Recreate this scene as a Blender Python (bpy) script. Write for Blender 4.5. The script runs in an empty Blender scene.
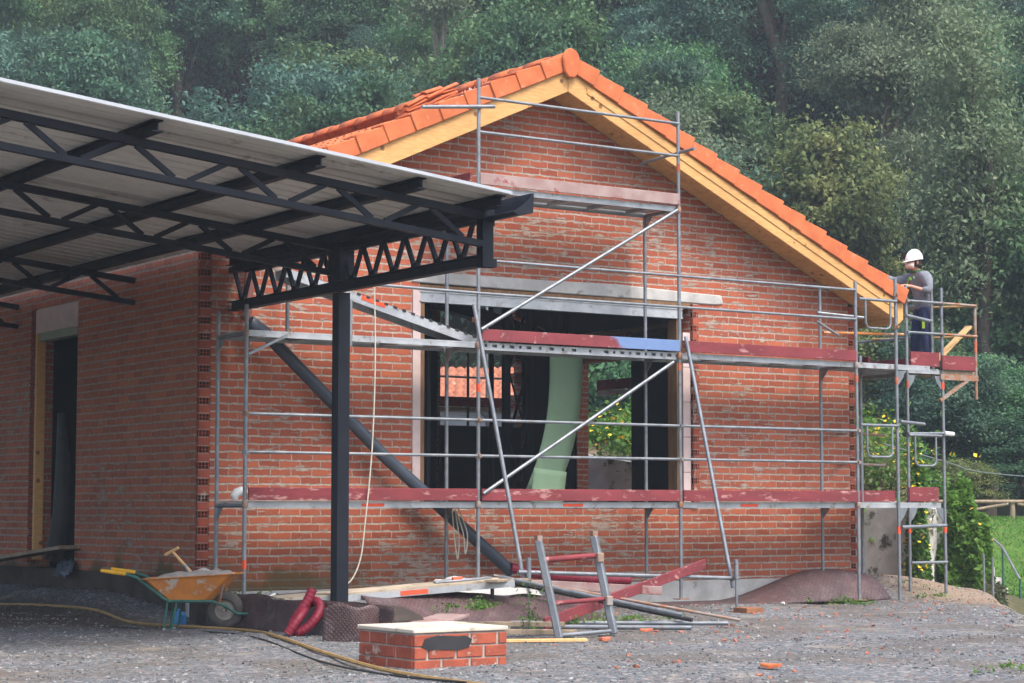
import bpy, bmesh, math, random
import numpy as np
from mathutils import Vector, Matrix
R = math.radians
random.seed(7); rng = np.random.default_rng(7)
scene = bpy.context.scene
COL = scene.collection
# ---------------------------------------------------------------- camera (house axes: X along the front wall, Y into the house)
CAM = Vector((-10.317, -22.02, 1.3)); TH = R(33.8)
HD = Vector((math.sin(TH), math.cos(TH), 0)); RT = Vector((math.cos(TH), -math.sin(TH), 0))
def LS(l, s, z=0.0):                     # lateral / depth as seen from the street -> world
    p = Vector((CAM.x, CAM.y, 0)) + RT * l + HD * s
    return Vector((p.x, p.y, z))
def toLS(x, y):
    d = Vector((x - CAM.x, y - CAM.y, 0)); return d.dot(RT), d.dot(HD)
cd = bpy.data.cameras.new('camera'); cam = bpy.data.objects.new('camera', cd); COL.objects.link(cam)
cam.location = CAM; cam.rotation_euler = (R(90 + 4.66), 0, -TH)
cd.sensor_width = 36; cd.lens = 36 * 2050 / 1024; cd.clip_end = 1000; cd.clip_start = .1
scene.camera = cam
# ---------------------------------------------------------------- mesh builder
class MB:
    def __init__(s): s.v = []; s.f = []; s.mi = []
    def mark(s, i): s.mi += [i]*(len(s.f) - len(s.mi)); return s
    def add(s, vs, fs):
        b = len(s.v); s.v += [tuple(q) for q in vs]; s.f += [tuple(b + i for i in q) for q in fs]; return s
    def box(s, x0, y0, z0, x1, y1, z1):
        return s.add([(x0,y0,z0),(x1,y0,z0),(x1,y1,z0),(x0,y1,z0),(x0,y0,z1),(x1,y0,z1),(x1,y1,z1),(x0,y1,z1)],
                     [(3,2,1,0),(4,5,6,7),(0,1,5,4),(1,2,6,5),(2,3,7,6),(3,0,4,7)])
    def bar(s, p, q, w, h, up=(0,0,1)):
        p = Vector(p); q = Vector(q); d = (q - p).normalized(); a = d.cross(Vector(up))
        if a.length < 1e-4: a = d.cross(Vector((1,0,0)))
        a.normalize(); b = a.cross(d); a = a * w / 2; b = b * h / 2
        return s.add([p-a-b,p+a-b,p+a+b,p-a+b,q-a-b,q+a-b,q+a+b,q-a+b],
                     [(0,1,2,3),(7,6,5,4),(4,5,1,0),(5,6,2,1),(6,7,3,2),(7,4,0,3)])
    def tube(s, p, q, r, n=10): return s.path([p, q], r, n)
    def path(s, pts, r, n=8, closed=False):
        pts = [Vector(p) for p in pts]; m = len(pts)
        rs = r if isinstance(r, (list, tuple)) else [r] * m
        a = None; rings = []
        for i, p in enumerate(pts):
            if closed: d = pts[(i+1) % m] - pts[i-1]
            else: d = pts[min(i+1, m-1)] - pts[max(i-1, 0)]
            d.normalize()
            if a is None:
                a = d.cross(Vector((0,0,1)))
                if a.length < 1e-3: a = d.cross(Vector((1,0,0)))
            a = (a - d * a.dot(d)).normalized(); b = d.cross(a)
            rings.append([p + (a*math.cos(2*math.pi*k/n) + b*math.sin(2*math.pi*k/n)) * rs[i] for k in range(n)])
        vs = [q for g in rings for q in g]; fs = []
        for i in range(m if closed else m - 1):
            j = (i+1) % m
            for k in range(n): fs.append((i*n+k, i*n+(k+1) % n, j*n+(k+1) % n, j*n+k))
        if not closed: fs += [tuple(range(n))[::-1], tuple((m-1)*n + k for k in range(n))]
        return s.add(vs, fs)
    def prism(s, poly, vec):
        vec = Vector(vec); n = len(poly); vs = [Vector(p) for p in poly]; vs += [p + vec for p in vs]
        return s.add(vs, [tuple(range(n))[::-1], tuple(range(n, 2*n))] + [(i, (i+1) % n, n+(i+1) % n, n+i) for i in range(n)])
    def lathe(s, prof, c, axis=(0,0,1), n=20):
        ax = Vector(axis).normalized(); a = ax.orthogonal().normalized(); b = ax.cross(a); c = Vector(c); m = len(prof)
        vs = [c + ax*h + (a*math.cos(2*math.pi*k/n) + b*math.sin(2*math.pi*k/n))*r for r, h in prof for k in range(n)]
        fs = [(i*n+k, i*n+(k+1) % n, (i+1)*n+(k+1) % n, (i+1)*n+k) for i in range(m-1) for k in range(n)]
        fs += [tuple(range(n))[::-1], tuple((m-1)*n+k for k in range(n))]
        return s.add(vs, fs)
    def grid(s, fn, nu, nv):
        vs = [fn(i/nu, j/nv) for j in range(nv+1) for i in range(nu+1)]
        return s.add(vs, [(j*(nu+1)+i, j*(nu+1)+i+1, (j+1)*(nu+1)+i+1, (j+1)*(nu+1)+i) for j in range(nv) for i in range(nu)])
    def build(s, name, m, parent=None, smooth=False, bevel=0, solid=0, base=None, angle=40):
        me = bpy.data.meshes.new(name); off = Vector((0,0,0))
        if parent is not None:
            off = ORG[parent.name] if parent.name in ORG else Vector((0,0,0))
        elif base is not None: off = Vector(base)
        me.from_pydata([(x-off.x, y-off.y, z-off.z) for x, y, z in s.v], [], s.f)
        ms = m if isinstance(m, (list, tuple)) else [m]
        for q in ms: me.materials.append(q)
        if s.mi: me.polygons.foreach_set('material_index', s.mi)
        if smooth:
            for p in me.polygons: p.use_smooth = True
            me.set_sharp_from_angle(angle=R(angle))
        me.update()
        o = bpy.data.objects.new(name, me); COL.objects.link(o)
        if parent is not None: o.parent = parent; ORG[o.name] = off
        elif base is not None: o.location = off; ORG[o.name] = off
        if solid:
            q = o.modifiers.new('s', 'SOLIDIFY'); q.thickness = solid; q.offset = 0
        if bevel:
            q = o.modifiers.new('b', 'BEVEL'); q.width = bevel; q.segments = 1; q.limit_method = 'ANGLE'
        return o
ORG = {}
def thing(name, label, cat, loc=(0,0,0), group=None):
    o = bpy.data.objects.new(name, None); COL.objects.link(o); o.location = loc; o.empty_display_size = .2
    ORG[o.name] = Vector(loc); o['label'] = label; o['category'] = cat
    if cat != 'x': o['kind'] = 'thing'
    if group: o['group'] = group
    return o
def tag(o, label, cat, group=None):
    o['label'] = label; o['category'] = cat; o['kind'] = 'thing'
    if group: o['group'] = group
    return o
def kind(o, k, label=None):
    o['kind'] = k
    if label: o['label'] = label
    return o
# ---------------------------------------------------------------- materials
def newmat(n):
    m = bpy.data.materials.new(n); m.use_nodes = True; nt = m.node_tree
    return m, nt, nt.nodes['Principled BSDF']
def nd(nt, t, **k):
    n = nt.nodes.new(t)
    for a, b in k.items(): setattr(n, a, b)
    return n
def setin(nt, sock, val):
    if isinstance(val, bpy.types.NodeSocket): nt.links.new(val, sock)
    elif val is not None: sock.default_value = (*val, 1) if isinstance(val, tuple) and len(val) == 3 and sock.type == 'RGBA' else val
def noise(nt, vec, sc, det=4, rough=.55, dist=0):
    n = nd(nt, 'ShaderNodeTexNoise'); n.inputs['Scale'].default_value = sc; n.inputs['Detail'].default_value = det
    n.inputs['Roughness'].default_value = rough; n.inputs['Distortion'].default_value = dist
    if vec is not None: nt.links.new(vec, n.inputs['Vector'])
    return n.outputs['Fac']
def mix(nt, f, a, b):
    n = nd(nt, 'ShaderNodeMix', data_type='RGBA'); setin(nt, n.inputs[0], f); setin(nt, n.inputs[6], a); setin(nt, n.inputs[7], b); return n.outputs[2]
def mth(nt, op, a, b=None, c=None, clamp=False):
    n = nd(nt, 'ShaderNodeMath', operation=op); n.use_clamp = clamp
    for i, q in enumerate((a, b, c)):
        if q is not None: setin(nt, n.inputs[i], q)
    return n.outputs[0]
def ss(nt, v, a, b):
    n = nd(nt, 'ShaderNodeMapRange', interpolation_type='SMOOTHSTEP'); setin(nt, n.inputs[0], v)
    n.inputs[1].default_value = a; n.inputs[2].default_value = b; return n.outputs[0]
def coords(nt, stretch=(1,1,1)):
    t = nd(nt, 'ShaderNodeTexCoord'); v = t.outputs['Object']
    if stretch != (1,1,1):
        q = nd(nt, 'ShaderNodeMapping'); q.inputs['Scale'].default_value = stretch; nt.links.new(v, q.inputs['Vector']); v = q.outputs['Vector']
    return v
def bumpn(nt, h, strength, dist):
    b = nd(nt, 'ShaderNodeBump'); b.inputs['Strength'].default_value = strength; b.inputs['Distance'].default_value = dist
    nt.links.new(h, b.inputs['Height']); return b.outputs['Normal']
def PM(n, c1, c2, sc=5, rough=.75, metal=0, bump=.15, bsc=60, c3=None, t3=.6, sc3=3, stretch=(1,1,1), bd=.01, spec=.4):
    m, nt, P = newmat(n); v = coords(nt, stretch)
    c = mix(nt, ss(nt, noise(nt, v, sc, 6), .3, .7), c1, c2)
    if c3: c = mix(nt, ss(nt, noise(nt, v, sc3, 7, .65), t3 - .04, t3 + .06), c, c3)
    nt.links.new(c, P.inputs['Base Color'])
    rn = noise(nt, v, sc * 2, 3)
    nt.links.new(mth(nt, 'MULTIPLY_ADD', rn, .3, rough - .15), P.inputs['Roughness'])
    P.inputs['Metallic'].default_value = metal; P.inputs['Specular IOR Level'].default_value = spec
    if bump: nt.links.new(bumpn(nt, noise(nt, v, bsc, 4), bump, bd), P.inputs['Normal'])
    return m
def brick_mat(n, ca, cb, mortar, smear=.5, bw=.28, rh=.095, ms=.0085, zoff=.0, dark=(.16,.045,.03)):
    m, nt, P = newmat(n); t = nd(nt, 'ShaderNodeTexCoord'); v = t.outputs['Object']
    wob = nd(nt, 'ShaderNodeTexNoise'); wob.inputs['Scale'].default_value = 7; wob.inputs['Detail'].default_value = 3; nt.links.new(v, wob.inputs['Vector'])
    wv = nd(nt, 'ShaderNodeVectorMath', operation='MULTIPLY_ADD'); nt.links.new(wob.outputs['Color'], wv.inputs[0])
    wv.inputs[1].default_value = (.036,.036,.030); w2_ = nd(nt, 'ShaderNodeTexNoise'); w2_.inputs['Scale'].default_value = 34; w2_.inputs['Detail'].default_value = 3; nt.links.new(v, w2_.inputs['Vector'])
    wa = nd(nt, 'ShaderNodeVectorMath', operation='MULTIPLY_ADD'); nt.links.new(w2_.outputs['Color'], wa.inputs[0]); wa.inputs[1].default_value = (.016,.016,.018); nt.links.new(v, wa.inputs[2])
    nt.links.new(wa.outputs[0], wv.inputs[2])
    s = nd(nt, 'ShaderNodeSeparateXYZ'); nt.links.new(wv.outputs[0], s.inputs[0])
    u = mth(nt, 'MULTIPLY', mth(nt, 'ADD', s.outputs[0], s.outputs[1]), 1.9); z = mth(nt, 'ADD', s.outputs[2], zoff)
    cm = nd(nt, 'ShaderNodeCombineXYZ'); nt.links.new(u, cm.inputs[0]); nt.links.new(z, cm.inputs[1])
    b = nd(nt, 'ShaderNodeTexBrick'); nt.links.new(cm.outputs[0], b.inputs['Vector'])
    b.offset = .43; b.inputs['Scale'].default_value = 1; b.inputs['Brick Width'].default_value = bw*1.9; b.inputs['Row Height'].default_value = rh
    b.inputs['Mortar Size'].default_value = ms; b.inputs['Mortar Smooth'].default_value = .25; b.inputs['Bias'].default_value = 0
    b.inputs['Color1'].default_value = (1,1,1,1); b.inputs['Color2'].default_value = (0,0,0,1); b.inputs['Mortar'].default_value = (.5,.5,.5,1)
    bc = mix(nt, b.outputs['Color'], ca, cb)
    big = noise(nt, v, 1.1, 5, .6); fine = noise(nt, v, 45, 5, .7)
    bc = mix(nt, mth(nt, 'MULTIPLY', ss(nt, fine, .5, .75), .5), bc, dark)
    bc = mix(nt, mth(nt, 'MULTIPLY', ss(nt, noise(nt, v, 2.3, 6, .65), .5, .8), .22), bc, mortar)      # efflorescence
    st = nd(nt, 'ShaderNodeMapping'); st.inputs['Scale'].default_value = (.6,.6,2.6); nt.links.new(v, st.inputs['Vector'])
    sm = noise(nt, st.outputs['Vector'], 5.5, 6, .62)
    sp = noise(nt, v, .55, 2)
    smask = ss(nt, mth(nt, 'ADD', sm, mth(nt, 'MULTIPLY', mth(nt, 'SUBTRACT', sp, .5), .5)), .655 - .09*smear, .70 - .08*smear)
    thick = mth(nt, 'MULTIPLY', smask, .85)
    fac = mth(nt, 'MAXIMUM', b.outputs['Fac'], thick)
    mc = mix(nt, ss(nt, noise(nt, v, 14, 4), .3, .7), mortar, tuple(q*.66 for q in mortar))
    col = mix(nt, fac, bc, mc)
    col = mix(nt, mth(nt, 'MULTIPLY', ss(nt, big, .45, .75), .25), col, tuple(q*.55 for q in cb))
    so = nd(nt, 'ShaderNodeSeparateXYZ'); nt.links.new(v, so.inputs[0]); mz = mth(nt, 'ADD', so.outputs[2], mth(nt, 'MULTIPLY', mth(nt, 'SUBTRACT', noise(nt, v, 1.6, 5), .5), -1.3))
    moss = mth(nt, 'MULTIPLY', mth(nt, 'MULTIPLY', ss(nt, mth(nt, 'MULTIPLY', mz, -1), -.72, -.40), ss(nt, mth(nt, 'MULTIPLY', so.outputs[0], -1), -3.2, -1.2)), .8)
    col = mix(nt, moss, col, mix(nt, fine, (.05,.055,.018), (.10,.085,.03)))
    nt.links.new(col, P.inputs['Base Color']); P.inputs['Roughness'].default_value = .9; P.inputs['Specular IOR Level'].default_value = .2
    hgt = mth(nt, 'ADD', mth(nt, 'MULTIPLY', b.outputs['Fac'], -1.0), mth(nt, 'MULTIPLY', fine, .35))
    hgt = mth(nt, 'ADD', hgt, mth(nt, 'MULTIPLY', smask, .55))
    nt.links.new(bumpn(nt, hgt, .8, .012), P.inputs['Normal'])
    return m
def leaf_mat(n, ca, cb, cc, tr=.35, vary=.5):
    m = bpy.data.materials.new(n); m.use_nodes = True; nt = m.node_tree; nt.nodes.clear()
    out = nd(nt, 'ShaderNodeOutputMaterial'); g = nd(nt, 'ShaderNodeNewGeometry'); oi = nd(nt, 'ShaderNodeObjectInfo')
    v = coords(nt); ri = g.outputs['Random Per Island']
    c = mix(nt, ri, ca, cb)
    c = mix(nt, ss(nt, noise(nt, v, .7, 3), .5, .72), c, cc)
    hs = nd(nt, 'ShaderNodeHueSaturation'); nt.links.new(c, hs.inputs['Color'])
    nt.links.new(mth(nt, 'MULTIPLY_ADD', oi.outputs['Random'], .05, .475), hs.inputs['Hue'])
    nt.links.new(mth(nt, 'MULTIPLY_ADD', oi.outputs['Random'], vary, 1 - vary/2), hs.inputs['Value'])
    d = nd(nt, 'ShaderNodeBsdfPrincipled'); nt.links.new(hs.outputs[0], d.inputs['Base Color']); d.inputs['Roughness'].default_value = .6; d.inputs['Specular IOR Level'].default_value = .3
    t = nd(nt, 'ShaderNodeBsdfTranslucent'); nt.links.new(hs.outputs[0], t.inputs['Color'])
    mx = nd(nt, 'ShaderNodeMixShader'); mx.inputs[0].default_value = tr
    nt.links.new(d.outputs[0], mx.inputs[1]); nt.links.new(t.outputs[0], mx.inputs[2]); nt.links.new(mx.outputs[0], out.inputs['Surface'])
    return m
M = {}
M['brick'] = brick_mat('red_brick', (.45,.124,.064), (.31,.080,.046), (.46,.39,.325), .78, ms=.0135)
M['brick_side'] = brick_mat('red_brick_side', (.45,.140,.072), (.32,.098,.056), (.40,.34,.27), .2, ms=.0125)
M['brick_plain'] = PM('plain_brick', (.38,.095,.054), (.24,.060,.038), 6, .9, bump=.4, bsc=40, c3=(.42,.33,.27), t3=.60, sc3=6, spec=.2)
M['mortar'] = PM('mortar', (.42,.38,.34), (.30,.27,.24), 9, .95, bump=.4, bsc=50, spec=.2)
M['concrete'] = PM('pale_concrete', (.52,.51,.49), (.36,.35,.33), 3, .9, bump=.3, bsc=35, c3=(.24,.23,.21), t3=.62, sc3=4, spec=.2)
M['concrete_old'] = PM('weathered_concrete', (.64,.63,.60), (.40,.39,.36), 2.2, .92, bump=.4, bsc=25, c3=(.10,.10,.07), t3=.57, sc3=3, spec=.2)
M['wood'] = PM('new_pine', (.70,.40,.155), (.55,.29,.10), 3, .6, bump=.08, bsc=30, stretch=(2,2,14), c3=(.26,.11,.035), t3=.76, sc3=2.4, spec=.3)
def knots(m):
    nt = m.node_tree; P = nt.nodes['Principled BSDF']; v = coords(nt); src = P.inputs['Base Color'].links[0].from_socket
    vo = nd(nt, 'ShaderNodeTexVoronoi'); vo.inputs['Scale'].default_value = 4.2; nt.links.new(v, vo.inputs['Vector'])
    k = mth(nt, 'SUBTRACT', 1, ss(nt, mth(nt, 'ADD', vo.outputs['Distance'], mth(nt, 'MULTIPLY', noise(nt, v, 30, 3), .04)), .12, .19))
    g = ss(nt, noise(nt, v, .9, 5), .35, .7)
    c = mix(nt, mth(nt, 'MULTIPLY', k, .85), mix(nt, mth(nt, 'MULTIPLY', g, .3), src, (.40,.20,.07)), (.15,.055,.02))
    nt.links.new(c, P.inputs['Base Color'])
knots(M['wood'])
M['wood_old'] = PM('grey_timber', (.36,.28,.20), (.20,.15,.10), 3, .85, bump=.25, bsc=30, stretch=(3,3,1), c3=(.45,.40,.33), t3=.6, spec=.2)
M['ply'] = PM('plywood_deck', (.50,.42,.32), (.36,.30,.22), 3, .8, bump=.15, bsc=30, c3=(.24,.19,.14), t3=.58, sc3=5, spec=.2)
M['jamb'] = PM('brown_jamb', (.24,.13,.06), (.16,.085,.04), 4, .75, bump=.15, stretch=(6,6,1))
M['pink'] = PM('pale_pink_insulation', (.66,.52,.50), (.56,.44,.42), 4, .9, bump=.1)
M['tile'] = PM('orange_roof_tile', (.56,.155,.055), (.45,.115,.04), 4, .7, bump=.1, bsc=70, c3=(.60,.21,.12), t3=.62, sc3=7, spec=.3)
M['steel'] = PM('dark_blue_steel', (.008,.010,.017), (.013,.016,.025), 6, .55, 0, .06, 40, c3=(.03,.027,.027), t3=.70, sc3=6, spec=.25)
M['galv'] = PM('galvanised_tube', (.27,.29,.31), (.18,.20,.22), 7, .48, .55, .08, 60, c3=(.20,.17,.15), t3=.62, sc3=9)
M['galv_rust'] = PM('rusty_tube', (.32,.30,.28), (.30,.16,.09), 5, .7, .3, .12, 60, c3=(.34,.13,.05), t3=.55, sc3=6)
M['deck'] = PM('zinc_deck', (.48,.50,.52), (.34,.36,.38), 4, .5, .45, .08, 50, c3=(.26,.24,.22), t3=.6, sc3=7)
M['maroon'] = PM('maroon_board', (.22,.035,.042), (.15,.024,.03), 4, .75, bump=.12, bsc=40, c3=(.40,.20,.19), t3=.60, sc3=8, stretch=(.5,1,1.5))
M['maroon_worn'] = PM('worn_board', (.36,.27,.25), (.28,.18,.17), 4, .85, bump=.15, bsc=40, c3=(.26,.06,.06), t3=.60, sc3=5)
M['sheet'] = PM('beige_sheet', (.68,.65,.585), (.60,.57,.51), 2, .5, bump=.03, bsc=20, c3=(.36,.31,.25), t3=.64)
M['white_metal'] = PM('white_metal', (.42,.45,.49), (.36,.385,.42), 3, .45, bump=.02)
M['pvc'] = PM('grey_pvc', (.040,.052,.072), (.055,.068,.09), 4, .42, bump=.03)
M['crimson'] = PM('crimson_conduit', (.24,.014,.035), (.18,.012,.028), 5, .5, bump=.05)
M['orange_red'] = PM('signal_orange', (.85,.10,.03), (.72,.08,.03), 6, .6, bump=.03)
M['yellow'] = PM('yellow_grip', (.80,.42,.02), (.68,.34,.02), 8, .55, bump=.05)
M['green_paint'] = PM('green_paint', (.03,.14,.11), (.02,.10,.08), 8, .5, bump=.08, c3=(.12,.10,.08), t3=.62, sc3=12)
M['orange_paint'] = PM('worn_orange_paint', (.62,.23,.045), (.50,.17,.035), 6, .6, bump=.1, c3=(.50,.42,.34), t3=.58, sc3=6)
M['block'] = PM('stained_block', (.30,.13,.06), (.20,.085,.045), 6, .85, bump=.2)
M['slab_top'] = PM('slab_top', (.60,.54,.45), (.48,.43,.35), 3, .85, bump=.1, c3=(.34,.27,.20), t3=.60, sc3=5)
M['rubber'] = PM('grey_rubber', (.06,.055,.05), (.11,.10,.09), 8, .9, bump=.2)
M['dusty_metal'] = PM('dusty_rim', (.34,.31,.27), (.22,.19,.16), 8, .8, .2, .15)
M['hose'] = PM('tan_hose', (.38,.24,.09), (.28,.17,.06), 8, .7, bump=.1)
M['black'] = PM('black_rubber', (.018,.018,.02), (.03,.03,.032), 8, .6, bump=.05)
M['greenboard'] = PM('pale_green_board', (.34,.50,.33), (.30,.46,.295), 2, .85, bump=.03, spec=.2)
M['white'] = PM('white_plastic', (.80,.80,.78), (.74,.74,.72), 4, .4, bump=.02)
M['blue'] = PM('blue_plastic', (.06,.28,.60), (.05,.22,.5), 4, .5, bump=.05)
M['rope'] = PM('pale_rope', (.60,.56,.48), (.48,.44,.36), 20, .9, bump=.2)
M['gold_wood'] = PM('fresh_board', (.72,.45,.20), (.60,.36,.15), 4, .7, bump=.1, stretch=(4,4,1))
M['dirt'] = PM('sandy_earth', (.30,.20,.12), (.20,.14,.09), 3, .95, bump=.5, bsc=14, c3=(.36,.26,.17), t3=.55, sc3=8, spec=.1)
M['bark'] = PM('bark', (.07,.055,.042), (.12,.10,.08), 5, .95, bump=.5, bsc=14, stretch=(3,3,1), spec=.1)
M['grey_plaster'] = PM('grey_plaster', (.26,.28,.30), (.20,.22,.24), 2, .9, bump=.1)
M['tile_chip'] = PM('brick_chip', (.52,.17,.09), (.38,.10,.055), 9, .9, bump=.2)
# blue spray on one end of a toe board
def toe_blue():
    m, nt, P = newmat('maroon_board_blue_end'); v = coords(nt)
    c = mix(nt, ss(nt, noise(nt, v, 4, 5), .3, .7), (.22,.035,.042), (.15,.024,.03)); c = mix(nt, ss(nt, noise(nt, v, 8, 7, .65), .58, .68), c, (.42,.24,.23))
    s = nd(nt, 'ShaderNodeSeparateXYZ'); nt.links.new(v, s.inputs[0])
    e = mth(nt, 'ADD', s.outputs[0], mth(nt, 'MULTIPLY', noise(nt, v, 5, 4), .5)); e = mth(nt, 'ADD', e, mth(nt, 'MULTIPLY', s.outputs[2], 1.4))
    f = ss(nt, e, 10.20, 10.34)
    nt.links.new(mix(nt, f, c, mix(nt, noise(nt, v, 9, 4), (.10,.18,.38), (.16,.24,.42))), P.inputs['Base Color']); P.inputs['Roughness'].default_value = .75
    return m
M['maroon_blue'] = toe_blue()
def membrane():
    m, nt, P = newmat('dimpled_membrane'); t = nd(nt, 'ShaderNodeTexCoord'); v = t.outputs['UV']
    s = nd(nt, 'ShaderNodeSeparateXYZ'); nt.links.new(v, s.inputs[0])
    sx = mth(nt, 'SINE', mth(nt, 'MULTIPLY', s.outputs[0], 105)); sy = mth(nt, 'SINE', mth(nt, 'MULTIPLY', s.outputs[1], 105))
    h = ss(nt, mth(nt, 'MULTIPLY', sx, sy), .0, .6)
    ob = t.outputs['Object']
    c = mix(nt, ss(nt, noise(nt, ob, 3, 5), .35, .65), (.095,.050,.050), (.065,.038,.040)); c = mix(nt, mth(nt, 'MULTIPLY', ss(nt, noise(nt, ob, 9, 7, .7), .45, .8), .5), c, (.24,.19,.18))
    nt.links.new(c, P.inputs['Base Color']); P.inputs['Roughness'].default_value = .5
    nt.links.new(bumpn(nt, h, .9, .012), P.inputs['Normal']); return m
M['membrane'] = membrane()
def ground_mat():
    m, nt, P = newmat('gravel_ground'); v = coords(nt)
    vo = nd(nt, 'ShaderNodeTexVoronoi'); vo.inputs['Scale'].default_value = 22; nt.links.new(v, vo.inputs['Vector'])
    v2 = nd(nt, 'ShaderNodeTexVoronoi'); v2.inputs['Scale'].default_value = 55; nt.links.new(v, v2.inputs['Vector'])
    sp = nd(nt, 'ShaderNodeSeparateXYZ'); nt.links.new(v2.outputs['Color'], sp.inputs[0])
    s1 = nd(nt, 'ShaderNodeSeparateXYZ'); nt.links.new(vo.outputs['Color'], s1.inputs[0])
    g = mix(nt, sp.outputs[0], (.062,.069,.078), (.205,.217,.225)); g = mix(nt, ss(nt, s1.outputs[0], .7, .95), g, (.27,.262,.258))
    g = mix(nt, ss(nt, sp.outputs[1], .97, .98), g, (.34,.15,.10))
    br = mix(nt, noise(nt, v, 30, 5), (.075,.06,.046), (.16,.128,.096))
    pa = ss(nt, noise(nt, v, .5, 6, .6), .47, .60)
    c = mix(nt, mth(nt, 'MULTIPLY', pa, .55), g, br)
    # left part near the side wall is trodden earth, the far right lip is sandy
    sx = nd(nt, 'ShaderNodeSeparateXYZ'); nt.links.new(v, sx.inputs[0])
    wn = mth(nt, 'MULTIPLY', mth(nt, 'SUBTRACT', noise(nt, v, .9, 4), .5), 3)
    e = mth(nt, 'ADD', sx.outputs[1], wn)
    le = mth(nt, 'MULTIPLY', ss(nt, mth(nt, 'ADD', e, mth(nt, 'MULTIPLY', sx.outputs[0], .3)), -2.2, .4), ss(nt, mth(nt, 'MULTIPLY', sx.outputs[0], -1), .2, .8))
    c = mix(nt, mth(nt, 'MULTIPLY', le, .85), c, mix(nt, noise(nt, v, 12, 5), (.045,.034,.026), (.10,.076,.058)))
    ri = ss(nt, mth(nt, 'ADD', mth(nt, 'MULTIPLY', sx.outputs[0], 1), wn), 10.2, 11.2)
    c = mix(nt, mth(nt, 'MULTIPLY', ri, .8), c, mix(nt, noise(nt, v, 14, 6), (.36,.25,.16), (.20,.15,.11)))
    c = mix(nt, mth(nt, 'MULTIPLY', ss(nt, noise(nt, v, .33, 6, .62), .5, .66), .55), c, mix(nt, noise(nt, v, 25, 4), (.060,.050,.042), (.14,.12,.10)))
    c = mix(nt, mth(nt, 'MULTIPLY', ss(nt, noise(nt, v, 1.4, 6, .6), .56, .68), .5), c, mix(nt, noise(nt, v, 40, 4), (.24,.20,.15), (.36,.32,.26)))
    nt.links.new(c, P.inputs['Base Color']); P.inputs['Roughness'].default_value = .95; P.inputs['Specular IOR Level'].default_value = .15
    ed_ = mth(nt, 'ADD', mth(nt, 'SUBTRACT', mth(nt, 'MULTIPLY', sx.outputs[0], .733), mth(nt, 'MULTIPLY', sx.outputs[1], .68)), mth(nt, 'MULTIPLY', wn, .12))
    c = mix(nt, ss(nt, ed_, 9.75, 10.35), c, mix(nt, noise(nt, v, 7, 6), (.045,.060,.022), (.12,.10,.06)))
    nt.links.new(c, P.inputs['Base Color'])
    h = mth(nt, 'ADD', mth(nt, 'MULTIPLY', vo.outputs['Distance'], -.8), mth(nt, 'MULTIPLY', v2.outputs['Distance'], -.4)); h = mth(nt, 'ADD', h, mth(nt, 'MULTIPLY', noise(nt, v, 6, 6), .8))
    nt.links.new(bumpn(nt, h, .8, .03), P.inputs['Normal']); return m
M['ground'] = ground_mat()
M['hill'] = PM('forest_floor', (.028,.036,.018), (.05,.042,.025), 1.2, .95, bump=.6, bsc=6, spec=.05)
M['lawn'] = PM('lawn', (.055,.13,.022), (.09,.17,.03), 3, .95, bump=.5, bsc=40, c3=(.14,.15,.05), t3=.62, spec=.1)
M['stone'] = PM('gravel_stone', (.30,.295,.29), (.20,.195,.19), 1.1, .95, bump=.2, bsc=60, spec=.1)
LEAF = {}
for k, a, b, c in (('dark', (.038,.100,.056), (.076,.170,.088), (.115,.225,.108)), ('mid', (.060,.150,.064), (.112,.225,.090), (.18,.285,.108)),
                   ('olive', (.115,.175,.105), (.18,.245,.145), (.24,.30,.175)), ('yellow', (.105,.155,.052), (.185,.22,.074), (.26,.28,.095)),
                   ('brown', (.11,.15,.08), (.17,.20,.105), (.13,.19,.09)), ('bright', (.06,.16,.025), (.11,.24,.038), (.15,.28,.055)),
                   ('blue', (.048,.115,.085), (.090,.185,.125), (.135,.235,.15))):
    LEAF[k] = leaf_mat('leaves_' + k, a, b, c)
LEAF['ivy'] = leaf_mat('leaves_ivy', (.09,.25,.035), (.15,.34,.05), (.20,.38,.07), .4)
M['flower'] = leaf_mat('yellow_flowers', (.75,.42,.03), (.80,.55,.05), (.70,.25,.03), .2)
M['grass'] = leaf_mat('grass_blades', (.07,.16,.025), (.11,.21,.035), (.16,.20,.06), .3)
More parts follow.
